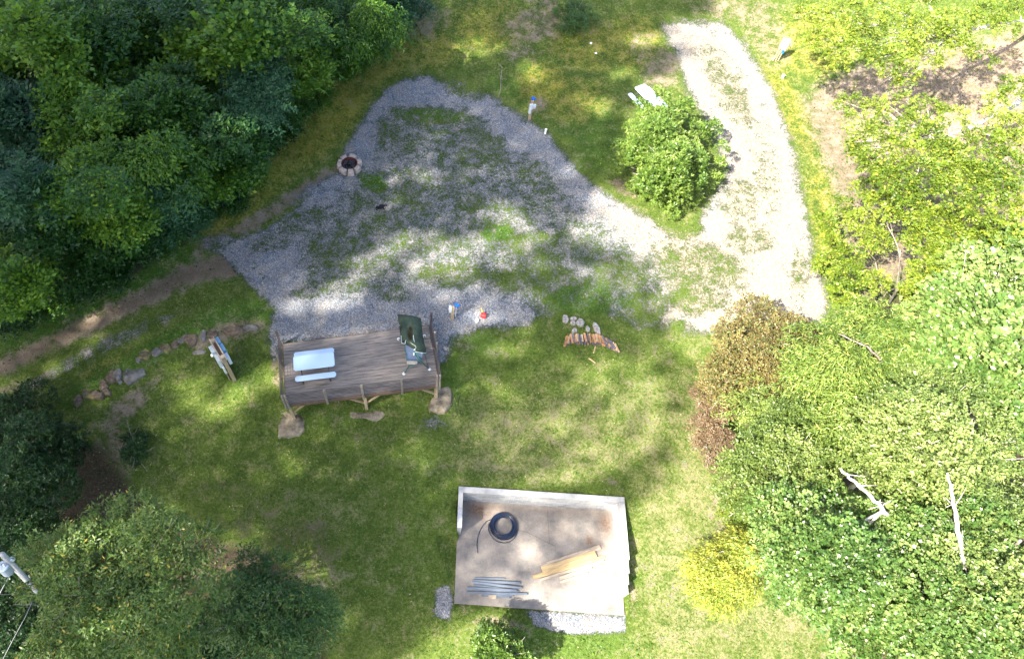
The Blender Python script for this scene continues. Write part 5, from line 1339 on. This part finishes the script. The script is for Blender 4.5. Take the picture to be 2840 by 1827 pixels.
# --- woodland, upper left
G1 = 'trees of the wood at the upper left'
WD = [  # label, cx, cy, z, rx, ry, n, cr, sprays, leaves, L, lw, kind, mat, tint
    ('light green maple-like tree filling the top left corner', 60, 70, 8.5, 150, 120, 16, 1.05, 2300, 9, .19, .62, 'alt', 'wood', (.35, .85)),
    ('mid green tree at the top edge, right of the corner tree', 250, 70, 7.2, 120, 110, 13, 1.0, 1900, 9, .17, .6, 'alt', 'wood', (.1, .6)),
    ('dark green tree at the top edge above the deep gap', 420, 50, 6.6, 110, 90, 12, 1.0, 1700, 9, .17, .65, 'alt', 'deep', (.2, .8)),
    ('round-leaved light green tree in the top edge of the wood', 545, 80, 7.2, 100, 110, 13, .95, 1900, 9, .20, .8, 'alt', 'wood', (.3, .85)),
    ('mid green tree at the top edge above the yellow-leaved sprays', 700, 50, 6.2, 110, 80, 13, .95, 1800, 9, .16, .5, 'alt', 'wood', (.2, .65)),
    ('fine-leaved tree at the top right corner of the wood', 850, 60, 4.8, 105, 70, 14, .85, 2000, 10, .14, .42, 'droop', 'wood', (.15, .6)),
    ('dark rounded tree where the wood meets the top edge of the picture', 930, 5, 4.0, 60, 60, 8, .7, 900, 9, .15, .6, 'alt', 'blueg', (.1, .6)),
    ('blue-green feathery tree on the left edge, upper one', 50, 260, 7.2, 95, 70, 9, .85, 1713, 9, .18, .42, 'alt', 'blueg', (.2, .7)),
    ('mid green tree right of the upper feathery tree', 210, 250, 7.5, 105, 90, 12, .95, 1700, 9, .17, .55, 'alt', 'wood', (.2, .7)),
    ('mid green tree in the centre of the wood', 375, 225, 7.2, 105, 95, 13, .95, 1900, 9, .16, .55, 'alt', 'wood', (.1, .6)),
    ('blue-green feathery tree in the upper middle of the wood', 580, 195, 6.6, 80, 90, 9, .75, 816, 20, .13, .36, 'alt', 'blueg', (.3, .85)),
    ('yellow-green sprayed tree at the right edge of the wood', 690, 165, 5.0, 75, 60, 9, .7, 1100, 9, .15, .45, 'alt', 'wood', (.4, .86)),
    ('blue-green feathery tree on the left edge, lower one', 45, 430, 7.0, 90, 90, 11, .85, 1958, 9, .18, .42, 'alt', 'blueg', (.2, .7)),
    ('dense small-leaved tree in the middle of the wood', 215, 430, 7.8, 115, 110, 15, .95, 2600, 9, .13, .55, 'alt', 'wood', (.2, .75)),
    ('light green tree with hanging sprays near the middle of the wood', 365, 350, 6.8, 95, 85, 12, .85, 1900, 9, .15, .45, 'droop', 'wood', (.3, .8)),
    ('dark green tree behind the yellow bank', 520, 310, 5.6, 95, 80, 12, .85, 1700, 9, .15, .55, 'alt', 'deep', (.2, .85)),
    ('mid green bushy tree at the lower edge of the wood', 500, 410, 3.8, 80, 70, 12, .75, 1600, 9, .14, .55, 'alt', 'wood', (.2, .7)),
    ('blue-green feathery tree at the lower edge of the wood', 385, 470, 5.0, 80, 65, 9, .75, 816, 20, .13, .36, 'alt', 'blueg', (.3, .85)),
    ('dark green tree under the dense small-leaved tree', 250, 545, 4.5, 110, 60, 12, .8, 1400, 9, .15, .55, 'alt', 'deep', (.2, .8)),
    ('brownish green tree on the left side of the wood', 100, 540, 5.6, 90, 70, 11, .85, 1400, 9, .14, .5, 'alt', 'deep', (.1, .6)),
    ('light green tree on the left edge above the dirt track', 20, 645, 6.0, 60, 70, 9, .75, 1100, 9, .15, .55, 'alt', 'wood', (.4, .85)),
    ('dark bushy tree at the wood edge below the feathery one', 640, 250, 3.2, 75, 55, 10, .65, 1100, 9, .13, .5, 'alt', 'deep', (.3, .9)),
    ('fine-leaved bush at the wood edge beside the bank', 780, 150, 2.6, 80, 40, 10, .6, 1200, 9, .13, .42, 'alt', 'wood', (.1, .55)),
    ('low dark tree on the wood floor above the dirt track', 170, 640, 2.6, 100, 40, 9, .7, 900, 9, .13, .5, 'alt', 'deep', (.1, .5)),
]
for i, (lab, cx, cy, z, rx, ry, n, cr, ns, nl, L, lw, kind, mat, tint) in enumerate(WD):
    vtree('woodland_tree', lab, 'tree', cluster(cx, cy, z, rx, ry, int(n * 1.15), cr * .78, 40 + i, dz=2.2), int(ns * 1.1), nl, L * 1.15, lw, kind, mat, seed=40 + i, tint=tint, group=G1, trunk_r=.17, bark=M_barkd, share=.8, droop=.15, inner=.2, old=.004)

EDGE = [(30, 735, 1.0, 60, 26), (120, 690, 1.2, 60, 26), (215, 640, 1.4, 60, 28), (300, 590, 1.6, 55, 28), (380, 545, 1.6, 50, 28), (450, 495, 1.8, 50, 30), (520, 455, 1.8, 45, 32), (565, 400, 1.8, 40, 36), (600, 335, 1.8, 36, 36), (650, 295, 1.8, 40, 26), (715, 230, 1.8, 45, 24)]
elab = ['leftmost, above the bottom of the dirt track', 'second from the left', 'third from the left', 'fourth from the left', 'fifth from the left', 'sixth from the left', 'above the end of the dirt track', 'left of the yellow bank, lower one', 'left of the yellow bank, upper one', 'above the middle of the yellow bank', 'above the upper yellow bank']
for i, (x, y, z, rx, ry) in enumerate(EDGE):
    vtree('woodland_shrub', 'low dark shrub along the wood edge, ' + elab[i], 'shrub', cluster(x, y, z, rx, ry, 8, .5, 300 + i, dz=.8), 800, 8, .13, .5, 'alt', ('deep', 'wood', 'deep')[i % 3], seed=300 + i, tint=(.0, .5), group='low shrubs along the wood edge', trunk_r=.04, bark=M_barkd, share=.3)
# --- lower left
vtree('laurel_bush', 'big dark evergreen bush at the left edge below the old rock wall', 'bush', cluster(70, 1075, .9, 100, 145, 24, .75, 3, dz=1.3), 4200, 9, .13, .36, 'whorl', 'laurel', seed=3, tint=(.1, .7), trunk_r=.08, bark=M_barkd, share=.3, droop=0, flat=.9)
vtree('laurel_bush', 'dark broad-leaved bush at the left edge above the utility pole', 'bush', cluster(45, 1245, .2, 75, 60, 9, .7, 4, dz=.8), 1300, 9, .14, .45, 'alt', 'laurel', seed=4, tint=(.2, .8), trunk_r=.07, bark=M_barkd, share=.3)
for (x, y, z, rx, ry, sd, lab) in ((60, 1440, -3.6, 90, 70, 401, 'dark undergrowth bush at the left edge below the utility pole'), (130, 1330, -3.0, 90, 50, 402, 'dark undergrowth bush behind the utility pole'), (470, 1500, -3.6, 90, 60, 403, 'dark undergrowth bush at the bottom edge between the two leafy trees')):
    vtree('undergrowth_bush', lab, 'bush', cluster(x, y, z, rx, ry, 12, .8, sd, dz=.8), 1500, 9, .15, .5, 'alt', 'laurel', seed=sd, tint=(0, .5), trunk_r=.05, bark=M_barkd, share=.3, group='dark undergrowth bushes at the lower left')
ch = cluster(275, 1400, 6.2, 195, 165, 34, .72, 8, dz=1.8) + [(310, 1195, 5.5, .5), (370, 1230, 5.3, .5), (250, 1215, 5.2, .45), (470, 1270, 5.2, .45), (480, 1330, 5.2, .45), (90, 1290, 5.2, .45), (60, 1330, 4.8, .4), (100, 1520, 5.5, .55), (210, 1250, 5.2, .45), (160, 1310, 5.4, .5)]
vtree('cherry_tree', 'leafy tree with scattered orange leaves at the lower left, in front of the pole', 'tree', ch, 5600, 10, .125, .38, 'alt', 'cherry', seed=8, tint=(.3, .8), old=.025, trunk_r=.16, share=.9, inner=.25, r_tip=.016,
      gaps=((2, 1290, 62, 1350, 15), (0, 1320, 30, 1340, 22), (62, 1350, 88, 1384, 7), (20, 1420, -20, 1560, 30), (80, 1420, 40, 1500, 22)))
vtree('fine_leaved_tree', 'darker fine-leaved tree between the orange-flecked tree and the lawn', 'tree', cluster(615, 1460, 2.8, 135, 110, 22, .6, 9, dz=1.5) + [(590, 1310, 1.6, .4), (650, 1330, 1.8, .45), (700, 1400, 1.6, .45), (740, 1430, 1.2, .35)], 4200, 10, .125, .30, 'droop', 'fine', seed=9, tint=(.15, .8), old=.02, trunk_r=.12, share=.9, inner=.3, r_tip=.014)
vtree('evergreen_shrub', 'small dark shrub alone on the leaf-strewn ground at the left', 'bush', cluster(312, 1045, -1.2, 28, 34, 7, .30, 10, dz=.3), 520, 9, .10, .3, 'whorl', 'laurel', seed=10, tint=(.3, .9), trunk_r=.03, share=.3, droop=0)
vtree('fern', 'light green fern beside the small dark shrub', 'fern', [(300, 990, -1.5, .22), (296, 1005, -1.5, .16)], 46, 20, .07, .32, 'pinnate', 'shrub', seed=11, tint=(.2, .5), trunk_r=.01, share=0)
vtree('low_bush', 'leafy light green bush at the bottom edge below the slab', 'bush', cluster(1172, 1525, -1.3, 56, 44, 12, .5, 12, dz=.8), 1700, 9, .12, .40, 'whorl', 'shrub', seed=12, tint=(.1, .65), trunk_r=.05, share=.3, droop=0, flat=.9)
vtree('low_bush', 'small green bush at the top edge above the white stones', 'bush', cluster(1345, 35, 1.6, 40, 34, 9, .38, 13, dz=.4), 800, 9, .10, .4, 'alt', 'green', seed=13, tint=(0, .3), trunk_r=.04, share=.3)
vtree('grassy_clump', 'pale spiky clump at the top edge left of the small green bush', 'plant', [(1315, 8, 1.5, .3)], 60, 16, .16, .12, 'whorl', 'grey', seed=14, tint=(.3, .9), trunk_r=.02, share=0)

# --- right side: maples over the bare slope
mA = [(1900, 90, 5.5, .4), (1880, 30, 5.5, .4), (1940, 110, 5.8, .45), (2020, 90, 6.5, .5), (2300, 130, 7, .4), (2220, 90, 7, .5), (1915, 40, 6.5, .55), (1960, 70, 6.6, .6), (1990, 25, 7, .6), (2040, 60, 7, .6), (2000, 115, 6.6, .55), (2060, 130, 6.8, .6), (2100, 40, 7.2, .65), (2110, 100, 7, .6), (2170, 60, 7.4, .7), (2170, 130, 7, .5), (2240, 50, 7.6, .65),
      (2250, 110, 7.2, .45), (2310, 30, 7.6, .6), (2350, 60, 7.6, .5), (2120, 170, 6.6, .45), (2080, 185, 6.4, .35), (1960, 150, 6, .35), (1930, 10, 6.5, .5), (2030, -10, 7, .6), (2150, -10, 7, .6), (2390, 20, 7.6, .6)]
vtree('maple_tree', 'yellow-green maple reaching in from the right at the top of the picture', 'tree', mA, 1700, 9, .115, .7, 'alt', 'maple', trunk=[(2200, 90, 6.8), (2320, 60, 6.2), (2480, 40, 4.0), (2560, 60, 1.0)], seed=21, tint=(.2, .85), old=.05, trunk_r=.16, bark=M_barkw, group='maples over the bare slope on the right', share=.8, inner=.3, r_tip=.014, flat=.4)
mB = [(2020, 350, 6.2, .45), (2060, 400, 6.2, .5), (2120, 450, 6.2, .5), (2200, 350, 6.8, .5), (2260, 400, 7, .55), (2340, 440, 7, .6), (2340, 540, 6, .5), (1990, 240, 6.5, .42), (2010, 285, 6.6, .5), (2000, 330, 6.4, .4), (2050, 250, 6.8, .45), (2070, 310, 6.8, .55), (2110, 350, 6.8, .55), (2040, 375, 6.5, .5), (2140, 290, 7, .5), (2120, 235, 6.8, .3), (2180, 320, 7, .55), (2170, 250, 7.2, .45), (2230, 270, 7.2, .45),
      (2090, 420, 6.5, .6), (2160, 400, 6.8, .65), (2230, 370, 7, .65), (2300, 330, 7.2, .6), (2365, 290, 7.4, .6), (2380, 200, 7.4, .5), (2330, 240, 7, .4), (2300, 410, 7, .65), (2370, 390, 7, .65), (2220, 450, 6.6, .65), (2290, 490, 6.6, .6), (2370, 470, 6.6, .6), (2390, 340, 7, .6)]
vtree('maple_tree', 'yellow-green maple over the bare slope, middle one of three', 'tree', mB, 2500, 9, .115, .7, 'alt', 'maple', trunk=[(2180, 330, 6.6), (2290, 290, 6.4), (2400, 230, 5.5), (2500, 260, 1.0)], seed=22, tint=(.1, .8), old=.04, trunk_r=.17, bark=M_barkw, group='maples over the bare slope on the right', share=.8, inner=.3, r_tip=.014, flat=.4,
      gaps=((2240, 205, 2330, 150, 10),))
mC = [(2030, 440, 4, .4), (1975, 480, 2.5, .4), (1930, 520, 2.2, .4), (2010, 520, 3, .5), (2070, 480, 5, .55), (2130, 490, 5.5, .55), (1950, 570, 2.2, .4), (1990, 600, 2.6, .45), (2050, 560, 3.6, .55), (2160, 560, 5, .6), (2200, 520, 5.5, .6), (1930, 620, 2, .38),
      (1990, 650, 2.4, .4), (2050, 660, 3, .42), (2170, 640, 4.6, .6), (2230, 600, 5.2, .6), (2290, 570, 5.2, .5), (1960, 690, 2, .35), (2140, 690, 4.4, .5), (2020, 720, 2.4, .35), (2260, 520, 5.5, .5)]
vtree('maple_tree', 'low yellow-green maple beside the gravel road bend', 'tree', mC, 2200, 9, .11, .7, 'alt', 'maple', trunk=[(2105, 585, 4.6), (2101, 632, 3.4), (2095, 680, 2.0), (2090, 700, .5)], seed=23, tint=(.2, .85), old=.04, trunk_r=.06, bark=M_barkg, group='maples over the bare slope on the right', share=.1, inner=.25, r_tip=.012, flat=.5,
      gaps=((2105, 585, 2100, 650, 14), (2100, 650, 2080, 700, 10), (2290, 590, 2330, 545, 18), (2340, 560, 2394, 520, 10)))
vn = cluster(2320, 720, 6.0, 120, 170, 26, .75, 24, dz=1.2) + [(2394, 930, 5, .8), (2400, 1000, 5, .8), (2150, 740, 4.6, .6), (2180, 840, 4.8, .6), (2380, 600, 5.5, .6), (2390, 560, 5.5, .5), (2200, 800, 5.4, .6), (2385, 870, 5.5, .7), (2260, 900, 5.2, .7)]
vtree('broadleaf_tree', 'bright green tree with large broad leaves at the right edge', 'tree', vn, 4200, 8, .17, .85, 'alt', 'green', seed=24, tint=(.25, .8), old=.03, trunk_r=.16, bark=M_barkw, share=.9, inner=.2)
vtree('bronze_bush', 'bronze and olive-leaved shrub below the end of the gravel road', 'bush', cluster(1785, 832, 2.6, 116, 104, 30, .58, 25, dz=1.0) + [(1690, 940, .7, .45), (1735, 950, 1.2, .5), (1870, 790, 2.8, .5), (1880, 840, 2.8, .45), (1840, 910, 2.6, .45)] + [(1680, 880, .8, .45), (1660, 915, .5, .4), (1720, 745, 1.6, .35), (1850, 760, 1.8, .4)], 4300, 10, .095, .6, 'alt', 'bronze', seed=25, tint=(.1, .8), old=.16, trunk_r=.07, share=.5, inner=.2)
vtree('red_bush', 'purple-red shrub at the lawn edge below the bronze one', 'bush', [(1645, 920, .2, .44), (1690, 950, .5, .45), (1660, 970, .3, .42), (1665, 945, .2, .38), (1640, 1000, -.2, .42), (1655, 1040, -.3, .45), (1680, 1080, -.4, .42), (1665, 985, 0, .4), (1700, 1120, -.5, .35), (1712, 1150, -.8, .3), (1690, 1030, 0, .4)], 1500, 10, .075, .6, 'alt', 'red', seed=26, tint=(.1, .9), trunk_r=.05, share=.5)
vtree('yellow_green_sapling', 'bright yellow-green sapling at the lawn edge below the red shrub', 'sapling', [(1715, 1175, -.6, .32), (1725, 1210, -.8, .36), (1745, 1190, -.5, .34), (1700, 1195, -1, .25)], 420, 9, .09, .5, 'alt', 'gold', seed=27, tint=(0, .3), trunk_r=.03, share=.5)
vtree('willow_leaved_tree', 'tree with long pale drooping leaves right of the bronze shrub', 'tree', cluster(2025, 875, 5.2, 140, 130, 26, .72, 28, dz=1.5) + [(1880, 985, 3.6, .6), (1790, 985, 3.0, .5), (1730, 950, 2.6, .4), (1760, 900, 2.4, .3), (1950, 1010, 4.6, .7), (2050, 990, 5, .7), (2090, 750, 4.6, .5), (1950, 760, 4.0, .4)], 4600, 10, .155, .22, 'droop', 'willow',
      trunk=[(1960, 780, 5.5), (2028, 811, 5.3), (2052, 834, 4.8), (2120, 900, 3.4), (2130, 920, -1)], seed=28, tint=(.15, .85), old=.03, trunk_r=.07, bark=M_barkg, share=.0, inner=.2, r_tip=.012, gaps=((1970, 785, 2028, 811, 7), (2028, 811, 2054, 836, 7), (2130, 925, 2140, 935, 10)))
vtree('fine_grey_tree', 'grey-green fine-leaved tree behind the red shrub', 'tree', cluster(1845, 1110, 4.4, 145, 140, 24, .75, 29, dz=1.6), 5600, 10, .088, .58, 'alt', 'grey', seed=29, tint=(.1, .7), old=.02, trunk_r=.14, bark=M_barkw, share=.9, inner=.2, gaps=((1990, 1060, 2012, 1085, 9), (1970, 1120, 2066, 1190, 8)), group='grey-green trees on the right')
vtree('fine_grey_tree', 'grey-green fine-leaved tree in front of the broad-leaved one', 'tree', cluster(2170, 1030, 7.0, 165, 120, 24, .85, 30, dz=1.6), 5600, 10, .095, .58, 'alt', 'grey', seed=30, tint=(.15, .8), old=.03, trunk_r=.16, bark=M_barkw, share=1, inner=.2, gaps=((2260, 940, 2285, 1010, 6), (2225, 1150, 2240, 1250, 8), (1998, 975, 2015, 985, 9)), group='grey-green trees on the right')
vtree('fine_grey_tree', 'grey-green fine-leaved tree in the bottom right corner', 'tree', cluster(2345, 1360, 7.0, 140, 250, 30, .88, 31, dz=1.5), 5600, 10, .095, .58, 'alt', 'grey', trunk=[(2387, 1262, 7.4), (2332, 1307, 6.0), (2300, 1400, 3), (2290, 1450, 0)], seed=31, tint=(.15, .8), old=.03, trunk_r=.17, bark=M_barkg, share=1, inner=.2, gaps=((2387, 1265, 2334, 1306, 12), (2225, 1150, 2258, 1340, 9)), group='grey-green trees on the right')
gtint = (.1, .75)
vtree('pale_trunked_tree', 'green tree with a pale leaning trunk showing, left one of the two', 'tree', cluster(1990, 1290, 6.4, 165, 130, 28, .8, 32, dz=1.7) + [(1850, 1350, 3.4, .55), (1830, 1390, 2.6, .4), (1900, 1380, 3.6, .5), (1800, 1310, 3.2, .5)], 7200, 9, .098, .74, 'alt', 'green',
      trunk=[(1965, 1095, 8.6), (1990, 1120, 8.2), (2030, 1155, 7.6), (2066, 1192, 6.9), (2110, 1250, 5.2), (2145, 1340, 3.6), (2168, 1402, 2.4), (2190, 1440, -1)], seed=32, tint=gtint, old=.03, trunk_r=.115, bark=M_barkp, share=.5, inner=.2, gaps=((1985, 1115, 2066, 1190, 5), (2143, 1335, 2168, 1402, 6), (2135, 1350, 2140, 1370, 10), (2040, 1075, 2060, 1090, 9)), group='green trees with pale trunks')
vtree('pale_trunked_tree', 'green tree with a pale upright trunk showing near the right edge', 'tree', cluster(2200, 1420, 7.0, 170, 150, 30, .85, 33, dz=1.7) + [(2000, 1480, 4.4, .6), (2060, 1420, 4.8, .6), (1990, 1540, 3.8, .5), (2080, 1540, 5, .7), (2170, 1250, 7, .7), (2300, 1230, 7, .7)], 7800, 9, .098, .74, 'alt', 'green',
      trunk=[(2215, 1105, 9.0), (2226, 1150, 8.6), (2234, 1210, 8.0), (2246, 1275, 7.4), (2256, 1340, 6.8), (2262, 1420, 5.4), (2240, 1500, 3), (2230, 1540, -1)], seed=33, tint=gtint, old=.03, trunk_r=.10, bark=M_barkp, share=.5, inner=.2, gaps=((2224, 1150, 2240, 1250, 7), (2240, 1250, 2257, 1335, 7), (2262, 1382, 2264, 1390, 9), (2143, 1335, 2168, 1402, 9)), group='green trees with pale trunks')
vtree('yellow_willow', 'yellow-leaved drooping shrub at the lawn edge on the lower right', 'bush', cluster(1710, 1330, .8, 84, 62, 15, .46, 34, dz=1.2) + [(1760, 1290, 1.6, .5), (1800, 1280, 2.2, .5), (1640, 1370, -.8, .35)], 2600, 10, .13, .24, 'droop', 'gold',
      trunk=[(1770, 1262, 2.6), (1828, 1242, 2.2), (1850, 1260, 0)], seed=34, tint=(.3, .9), old=.16, trunk_r=.07, bark=M_barkw, share=1, inner=.2, r_tip=.02, droop=.5, gaps=((1756, 1269, 1828, 1242, 6),))

# ------------------------------------------------------------------ ground plants: grass, weeds, fallen leaves
def scatter(name, n, dens, L, lw, mat, tintf, seed, lift=.0, upness=1.0):
    r = np.random.default_rng(seed)
    X = np.concatenate([r.uniform(-27, 36, n)]); Y = r.uniform(1.5, 42, n)
    i = np.clip(np.searchsorted(gx, X) - 1, 0, nx - 2); j = np.clip(np.searchsorted(gy, Y) - 1, 0, ny - 2)
    idx = j * nx + i
    p = dens(idx, X, Y)
    a = (X - s_sw.x) * sl_u.x + (Y - s_sw.y) * sl_u.y; b = (X - s_sw.x) * sl_v.x + (Y - s_sw.y) * sl_v.y
    p = np.where((a > -.1) & (a < SL_W + .1) & (b > -.05) & (b < SL_D + .05), 0, p)
    vis = (vx[idx] > -60) & (vx[idx] < 2460) & (vy[idx] > -60) & (vy[idx] < 1600)
    k = (r.random(n) < p) & vis
    X, Y, idx = X[k], Y[k], idx[k]
    fx = (X - gx[i[k]]) / (gx[i[k] + 1] - gx[i[k]]); fy = (Y - gy[j[k]]) / (gy[j[k] + 1] - gy[j[k]])
    Z = ZF[idx] * (1 - fx) * (1 - fy) + ZF[idx + 1] * fx * (1 - fy) + ZF[idx + nx] * (1 - fx) * fy + ZF[idx + nx + 1] * fx * fy
    m = len(X)
    P = np.stack([X, Y, Z + lift], 1)
    D = r.normal(0, 1, (m, 3)); D[:, 2] = np.abs(D[:, 2]) * upness + .25
    Nn = r.normal(0, .5, (m, 3)) + [0, 0, 1]
    o = leaf_mesh(name, P, D, Nn, L * r.uniform(.6, 1.4, m), L * lw * r.uniform(.7, 1.2, m), np.clip(tintf(idx, m, r), 0, 1), LM[mat])
    tag(o, kind='stuff'); return o
g_, y_, l_, d_, li_, dr_ = (COV[k] for k in ('gravel', 'yellow', 'lush', 'dirt', 'litter', 'dry'))
pn = np.array([mnoise.noise(Vector((x * .9, y * .9, 0))) for x, y in zip(xf[::1], yf[::1])]) if False else np.sin(xf * 1.9 + np.sin(yf * 2.3) * 1.3) * np.sin(yf * 2.1 + np.sin(xf * 1.2)) 
scatter('grass', 440000, lambda i, x, y: np.clip((1 - g_[i] * 1.15) * (1 - d_[i] * .8) * (1 - li_[i] * .95) * (.45 + .35 * pn[i]), 0, 1), .105, .30, 'grass', lambda i, m, r: .35 + .25 * dr_[i] + .2 * y_[i] + r.normal(0, .2, m) - .15 * l_[i] + np.where(r.random(m) < .02, .6, 0), 71)
scatter('weeds', 150000, lambda i, x, y: np.clip((1 - g_[i] * 1.1) * (y_[i] * .9 + l_[i] * .35 + .10) * (1 - li_[i]) * (.5 + .5 * pn[i]), 0, 1), .11, .6, 'wood', lambda i, m, r: .45 + .25 * y_[i] + r.normal(0, .2, m), 72, .03, .4)
scatter('gravel_weeds', 230000, lambda i, x, y: np.where((g_[i] > .25) & (g_[i] < .93), .55 * (1 - g_[i]) * (.6 + .6 * pn[i]), 0), .07, .5, 'grass', lambda i, m, r: .50 + r.normal(0, .2, m), 73, .01, .5)
scatter('undergrowth', 120000, lambda i, x, y: np.where(vy[i] < 900, li_[i] * .5, li_[i] * .12), .14, .55, 'deep', lambda i, m, r: .3 + r.normal(0, .25, m), 74, .08, .4)
LM['fallen'] = plain('fallen_leaf', (.26, .20, .09), .9, var=.5, scale=1.5, col2=(.42, .40, .26))
scatter('fallen_leaves', 26000, lambda i, x, y: np.where(vx[i] < 1500, .10 + .35 * ((vy[i] > 950) & (vx[i] < 900)), .03) * (1 - g_[i] * .9), .075, .55, 'fallen', lambda i, m, r: r.random(m), 75, .03, .05)
